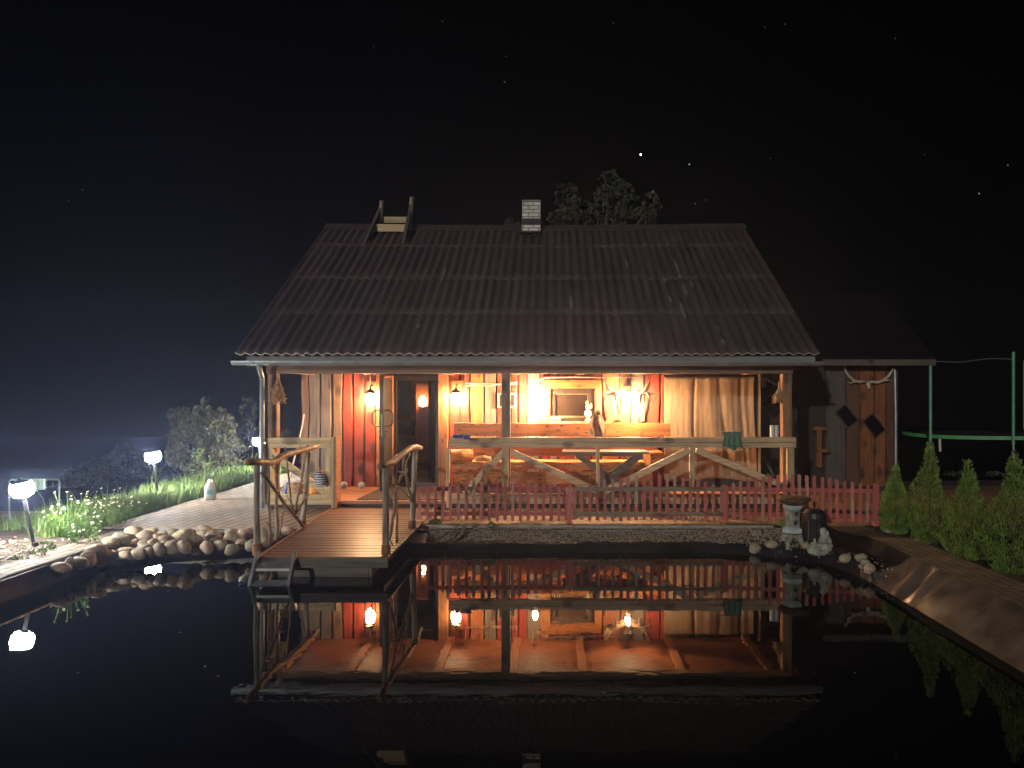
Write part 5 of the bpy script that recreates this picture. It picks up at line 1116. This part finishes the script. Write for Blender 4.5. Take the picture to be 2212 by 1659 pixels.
for i, (x, y, Y) in enumerate(((2085, 1040, 16.5), (2165, 1038, 16.5))):
    m_ = MB(); c = P(x, y, Y); leafcloud(m_, c, (.5, .3, .18), 700, .045, 60+i); tag(m_.build('low_shrub', M['hedge'], origin=c, smooth='open'), ('low dark shrub beyond the brown paving behind the third thuja', 'low dark shrub beyond the brown paving behind the rightmost thuja')[i], 'shrub')
# ------------------------------------------------------------------ garden lamps
def garden_lamp(head, base, I, label, r=.12):
    t_ = thing('garden_lamp', label, 'garden lamp', base, 'garden lamps along the left paving'); h_, b = Vector(head), Vector(base); ax_ = (h_-b).normalized(); rot = ax_.to_track_quat('Z', 'Y').to_matrix()
    lo = h_-ax_*.10
    MB().tube([b-Vector((0, 0, .1)), lo], .021, 10).tube([b, b+ax_*.05], .032, 10).build('post', M['black_metal'], t_)
    def ring(prof, n=8):
        m_ = MB(); m_.lathe(prof, (0, 0, 0), n, rot=.3); m_.v = [tuple(h_+rot @ Vector(v)) for v in m_.v]; return m_
    ring([(.050, -.088), (r*.78, -.066), (r*.96, -.03), (r, .015), (r*.96, .05), (r*.84, .077)], 16).build('lamp_glass', emis('lamp glow', (1, .97, .88), I2L(I, r)*.8), t_)
    ring([(.03, -.105), (.05, -.087)]).build('lamp_collar', M['black_metal'], t_)
    ring([(r*.86, .078), (r*.66, .10), (.03, .122), (.008, .14)]).build('lamp_cap', M['black_metal'], t_)
    fr_ = MB()
    for k in range(8):
        a = .3+2*pi*k/8; q = [h_+rot @ Vector((R_*cos(a), R_*sin(a), z)) for R_, z in ((.052, -.089), (r*.78+.002, -.067), (r*.96+.003, -.03), (r+.003, .015), (r*.96+.003, .05), (r*.86, .078))]; fr_.tube(q, .003, 4)
    fr_.build('lamp_frame', M['black_metal'], t_)
garden_lamp(P(48, 1058, 8.8), PG(78, 1180, .2), 36, 'nearest lit garden lamp with leaning black post among the daisies at the far left')
garden_lamp(P(331, 987, 12.6), PG(343, 1081, .2), 36, 'second lit garden lamp standing in the grass in the middle of the left bank')
garden_lamp(P(559, 954, 15.9), (XX(560, 15.9), 15.9, .2), 36, 'farthest lit garden lamp shining beside the downpipe at the house corner')
# ------------------------------------------------------------------ towel rack far left
rk = thing('towel_rack', 'thin grey pipe rack hung with pale mint towels beyond the leftmost lamp', 'rack', (XX(90, 13), 13, gz(-8.6, 13)))
zt_ = ZZ(1036, 13); x0, x1 = XX(20, 13), XX(128, 13); zg = gz(-8.6, 13)
MB().tube([(x0, 13, zg), (x0, 13, zt_-.03), (x0+.03, 13, zt_), (x1-.03, 13, zt_), (x1, 13, zt_-.03), (x1, 13, zg)], .014, 8).build('pipe_frame', M['zinc'], rk)
for a, b_, yb, lab in ((62, 82, 1064, 'longer mint towel on the pipe rack next to the leftmost lamp'), (83, 99, 1060, 'shorter mint towel on the pipe rack, right one')):
    m_ = MB(); m_.grid([i/10 for i in range(11)], [i/5 for i in range(6)], lambda u, v: (XX(a, 13)+(XX(b_, 13)-XX(a, 13))*u, 12.98+.006*sin(u*14), zt_+.016-(zt_-ZZ(yb, 13))*v+.01*u*v))
    o = m_.build('towel', M['pale_cloth'], origin=(XX(a, 13), 12.98, zt_), smooth='open'); md = o.modifiers.new('thick', 'SOLIDIFY'); md.thickness = .006; tag(o, lab, 'towel', 'mint towels on the pipe rack')
# ------------------------------------------------------------------ shed on the right
shd = thing('garden_shed', 'dark board garden shed with amber plank door panels and black roof right of the house', 'shed', (XX(1830, 14.6), 14.6, .2))
SY = 14.6; sb = MB(); z1 = ZZ(787, SY)
for i, (a, b_, m_) in enumerate([(1640,1662,3),(1664,1690,3),(1692,1715,3),(1717,1745,3),(1747,1782,3),(1784,1825,2),(1827,1855,1),(1857,1887,0),(1889,1912,0),(1914,1938,1)]): waney(sb, XX(a, SY), XX(b_, SY), .2, z1, SY, .03, m_, i+80, .006)
sb.box(XX(1640, SY), XX(1940, SY), SY+.002, SY+.08, .2, z1+.15, 3); sb.box(XX(1936, SY), XX(1941, SY), SY+.081, 18.5, .2, z1, 3)
sb.build('wall', [M['shed_o'], M['shed_b'], M['shed_g'], M['shed_k']], shd)
rb_ = MB(); xa, xb = XX(1580, 14.3), XX(2016, 14.3); zr0, yr1, zr1 = ZZ(775, 14.3), 17.2, ZZ(636, 17.2)
rb_.add([(xa, 14.2, zr0), (xb, 14.2, zr0), (XX(1905, 17.2), yr1, zr1), (xa, yr1, zr1), (xa, 14.2, zr0-.07), (xb, 14.2, zr0-.07), (XX(1905, 17.2), yr1, zr1-.07), (xa, yr1, zr1-.07)], [(0,1,2,3),(7,6,5,4),(0,4,5,1),(1,5,6,2),(2,6,7,3),(3,7,4,0)])
rb_.add([(xb, 14.2, zr0), (xb, 20, zr0), (XX(1905, 17.2), yr1, zr1)], [(0,1,2)])
srf = rb_.build('roof', M['shingle'], shd)
MB().box(XX(1775, 14.2), XX(2017, 14.2), 14.12, 14.19, zr0-.13, zr0-.02).build('gutter', M['shed_g'], shd)
for (x, y) in ((1829, 899), (1888, 919), (1668, 880)):
    c = P(x, y, 14.53); ux, uz = Vector((.62, 0, -.78)), Vector((.78, 0, .62)); a_, b2 = .20, .125
    f_ = MB()
    for s_ in (-1, 1): f_.beam(c-ux*(a_+.02)+uz*s_*b2, c+ux*(a_+.02)+uz*s_*b2, .022, .03, (0,1,0)); f_.beam(c-uz*b2+ux*s_*a_, c+uz*b2+ux*s_*a_, .022, .03, (0,1,0))
    wn_ = f_.build('window_frame', M['shed_b'] if x != 1829 else M['shed_g'], shd)
    q = [c+ux*i*a_*.97+uz*j*b2*.95+Vector((0, k, 0)) for k in (.0, .02) for i, j in ((-1,-1),(1,-1),(1,1),(-1,1))]
    MB().add(q, [(0,1,2,3),(7,6,5,4),(0,4,5,1),(1,5,6,2),(2,6,7,3),(3,7,4,0)]).build('window_pane', M['void'], wn_, origin=shd['_o'])
MB().tube([P(1933, 795, 14.5), P(1935, 900, 14.5), P(1935, 1010, 14.5)], .022, 8).build('downpipe', M['zinc'], shd)
# antlers on the shed
def skull(px, py, Y, pr, label, s_=1.0):
    t_ = thing('antler_skull', label, 'antlers', P(px, py, Y)); c = P(px, py, Y); k = s_
    MB().ball(c, .05*k, sub=2, sc=(1, .7, 1.1)).ball(c+Vector((0, -.02, -.06*k)), .032*k, sub=2, sc=(1, .7, 1.5)).build('skull', M['bone'], t_, smooth=True)
    for pts, rad in pr: MB().tube([P(x, y, Y-.03-.06*min(1, abs(x-px)/50)) for x, y in pts], rad, 8).build('antler', M['bone'], t_, smooth=True)
skull(1876, 829, 14.5, [([(1872,824),(1858,825),(1845,823),(1833,812),(1826,800),(1824,789)], [.022,.028,.030,.026,.018,.006]), ([(1845,824),(1838,828),(1832,826)], [.02,.014,.004]), ([(1880,824),(1896,826),(1908,822),(1920,812),(1928,800),(1932,790)], [.022,.028,.030,.026,.018,.006]), ([(1906,823),(1918,821),(1926,823)], [.02,.014,.004])], 'wide pale antlers with skull mounted high on the amber shed boards')
skull(1648, 822, 13.9, [([(1650,818),(1660,822),(1672,828),(1682,834)], [.016,.018,.014,.005]), ([(1648,812),(1645,806),(1650,800)], [.016,.014,.005])], 'grey skull with short horns hanging in the gap right of the canvas sheet', 1.3)
ws = thing('wall_bracket', 'pale wooden bracket post with short crossbars on the dark shed wall', 'bracket', P(1770, 960, 14.2))
MB().box(XX(1764, 14.3), XX(1776, 14.3), 14.3, 14.36, ZZ(1010, 14.3), ZZ(925, 14.3)).build('post', M['shed_o'], ws); MB().box(XX(1754, 14.3), XX(1783, 14.3), 14.24, 14.299, ZZ(929, 14.3), ZZ(922, 14.3)).box(XX(1764, 14.3), XX(1790, 14.3), 14.24, 14.299, ZZ(977, 14.3), ZZ(970, 14.3)).build('crossbar', M['shed_o'], ws)
tag(MB().beam(P(1650, 985, 14.0), P(1672, 1030, 13.8), .05, .02, (0,1,0)).build('leaning_plank', M['shed_g'], origin=P(1660, 1005, 13.9)), 'grey plank leaning in the dark gap right of the canvas', 'plank')
# ------------------------------------------------------------------ trampoline
tp = thing('trampoline', 'green padded trampoline with tall sleeved poles in the dark at the right', 'trampoline', (11.0, 20, .1))
TX, TY, TR, TZ = XX(2150, 20), 20, 2.25, .86
pm_ = MB(); vs = []; n_ = 48
for k in range(n_):
    a = 2*pi*k/n_
    for R_, z in ((TR, TZ), (TR, TZ+.09), (TR-.2, TZ+.1), (TR-.2, TZ+.02)): vs.append((TX+R_*cos(a), TY+R_*sin(a)*.9, z+.012*sin(3*a)))
pm_.add(vs, [(k*4+i, k*4+(i+1) % 4, ((k+1) % n_)*4+(i+1) % 4, ((k+1) % n_)*4+i) for k in range(n_) for i in range(4)]); pm_.m = [0 if i % 4 == 0 else 1 for i in range(len(pm_.f))]; pm_.build('rim_pad', [M['green_paint'], M['void']], tp)  # all but outer pad faces coloured black, so far rim sinks into darkness
vs = [(TX+(TR-.2)*cos(2*pi*k/n_), TY+(TR-.2)*sin(2*pi*k/n_)*.9, TZ+.04) for k in range(n_)]; MB().add(vs, [tuple(range(n_))]).build('jump_mat', M['plastic_black'], tp, smooth='open')
tops = []
for x, Y, yt in ((2010, 18.4, 783), (2189, 18.0, 760), (2213, 21.6, 778)):
    MB().tube([P(x, 960, Y), P(x, yt, Y)], .034, 8).build('pole', M['green_pole'], tp); MB().tube([(XX(x, Y), Y, .1), P(x, 960, Y)], .025, 8).build('leg', M['zinc'], tp); tops.append(P(x, yt+2, Y))
MB().tube([tops[0]-Vector((.05,0,-.05)), tops[0].lerp(tops[1], .35)-Vector((0,0,.06)), tops[0].lerp(tops[1], .7)-Vector((0,0,.06)), tops[1]-Vector((0,0,.15))], .008, 5).build('top_wire', M['zinc'], tp)
MB().tube([P(2030, 948, 18.6), P(2031, 975, 18.6)], .03, 6).build('leg', M['white'], tp)
# ------------------------------------------------------------------ stars
sm_ = {}
for i, (x, y, s_, e) in enumerate(((1384,334,.55,9),(1489,355,.36,3),(1502,440,.30,1.6),(1525,432,.28,1.2),(1090,177,.30,1.4),(1093,122,.25,.9),(956,46,.25,.8),(1664,342,.25,.8),(1652,59,.25,.9),(1696,52,.25,.9),(1934,83,.25,.8),(1325,50,.25,.7),(2115,418,.30,1.2),(1997,334,.25,.7),(2177,357,.25,.8),(178,410,.28,1.0),(807,100,.25,.7),(148,434,.25,.6))):
    c = P(x, y, 420); k = str(e)
    if k not in sm_: sm_[k] = emis('star light '+k, (.85, .9, 1), e*.7)
    o = MB().ball(c, s_, sub=1).build('star', sm_[k], origin=c); tag(o, {0: 'brightest star high above the tree behind the ridge', 1: 'second brightest star, just right of the brightest one'}.get(i, 'faint star %s' % ('', '', 'just above the ridge right of the tree, left of a close pair', 'just above the ridge right of the tree, right of a close pair', 'above the roof at a third of the sky height', 'near the top of the sky just above another faint one', 'near the top edge of the sky left of centre', 'right of the two bright stars', 'near the top edge, left of a close pair', 'near the top edge, right of a close pair', 'high in the right part of the sky', 'at the very top right of centre', 'low near the right edge of the sky', 'at right in the middle of the sky', 'closest to the right edge of the sky', 'far left above the hedge bushes', 'high up left of centre', 'closest to the left edge of the sky')[i]), 'star', 'stars in the night sky')
# ------------------------------------------------------------------ night mist
m = bpy.data.materials.new('mist'); m.use_nodes = True; t = m.node_tree; t.nodes.clear()
ou = t.nodes.new('ShaderNodeOutputMaterial'); pv = t.nodes.new('ShaderNodeVolumePrincipled'); pv.inputs['Density'].default_value = .0038
pv.inputs['Color'].default_value = (.44, .56, 1, 1); pv.inputs['Anisotropy'].default_value = .72; t.links.new(pv.outputs[0], ou.inputs['Volume'])
hz = MB().box(-43, 43, -11, 61, -5, 9.1).build('haze', m, kind='stuff')
for o in bpy.data.objects:
    if '_o' in o: del o['_o']
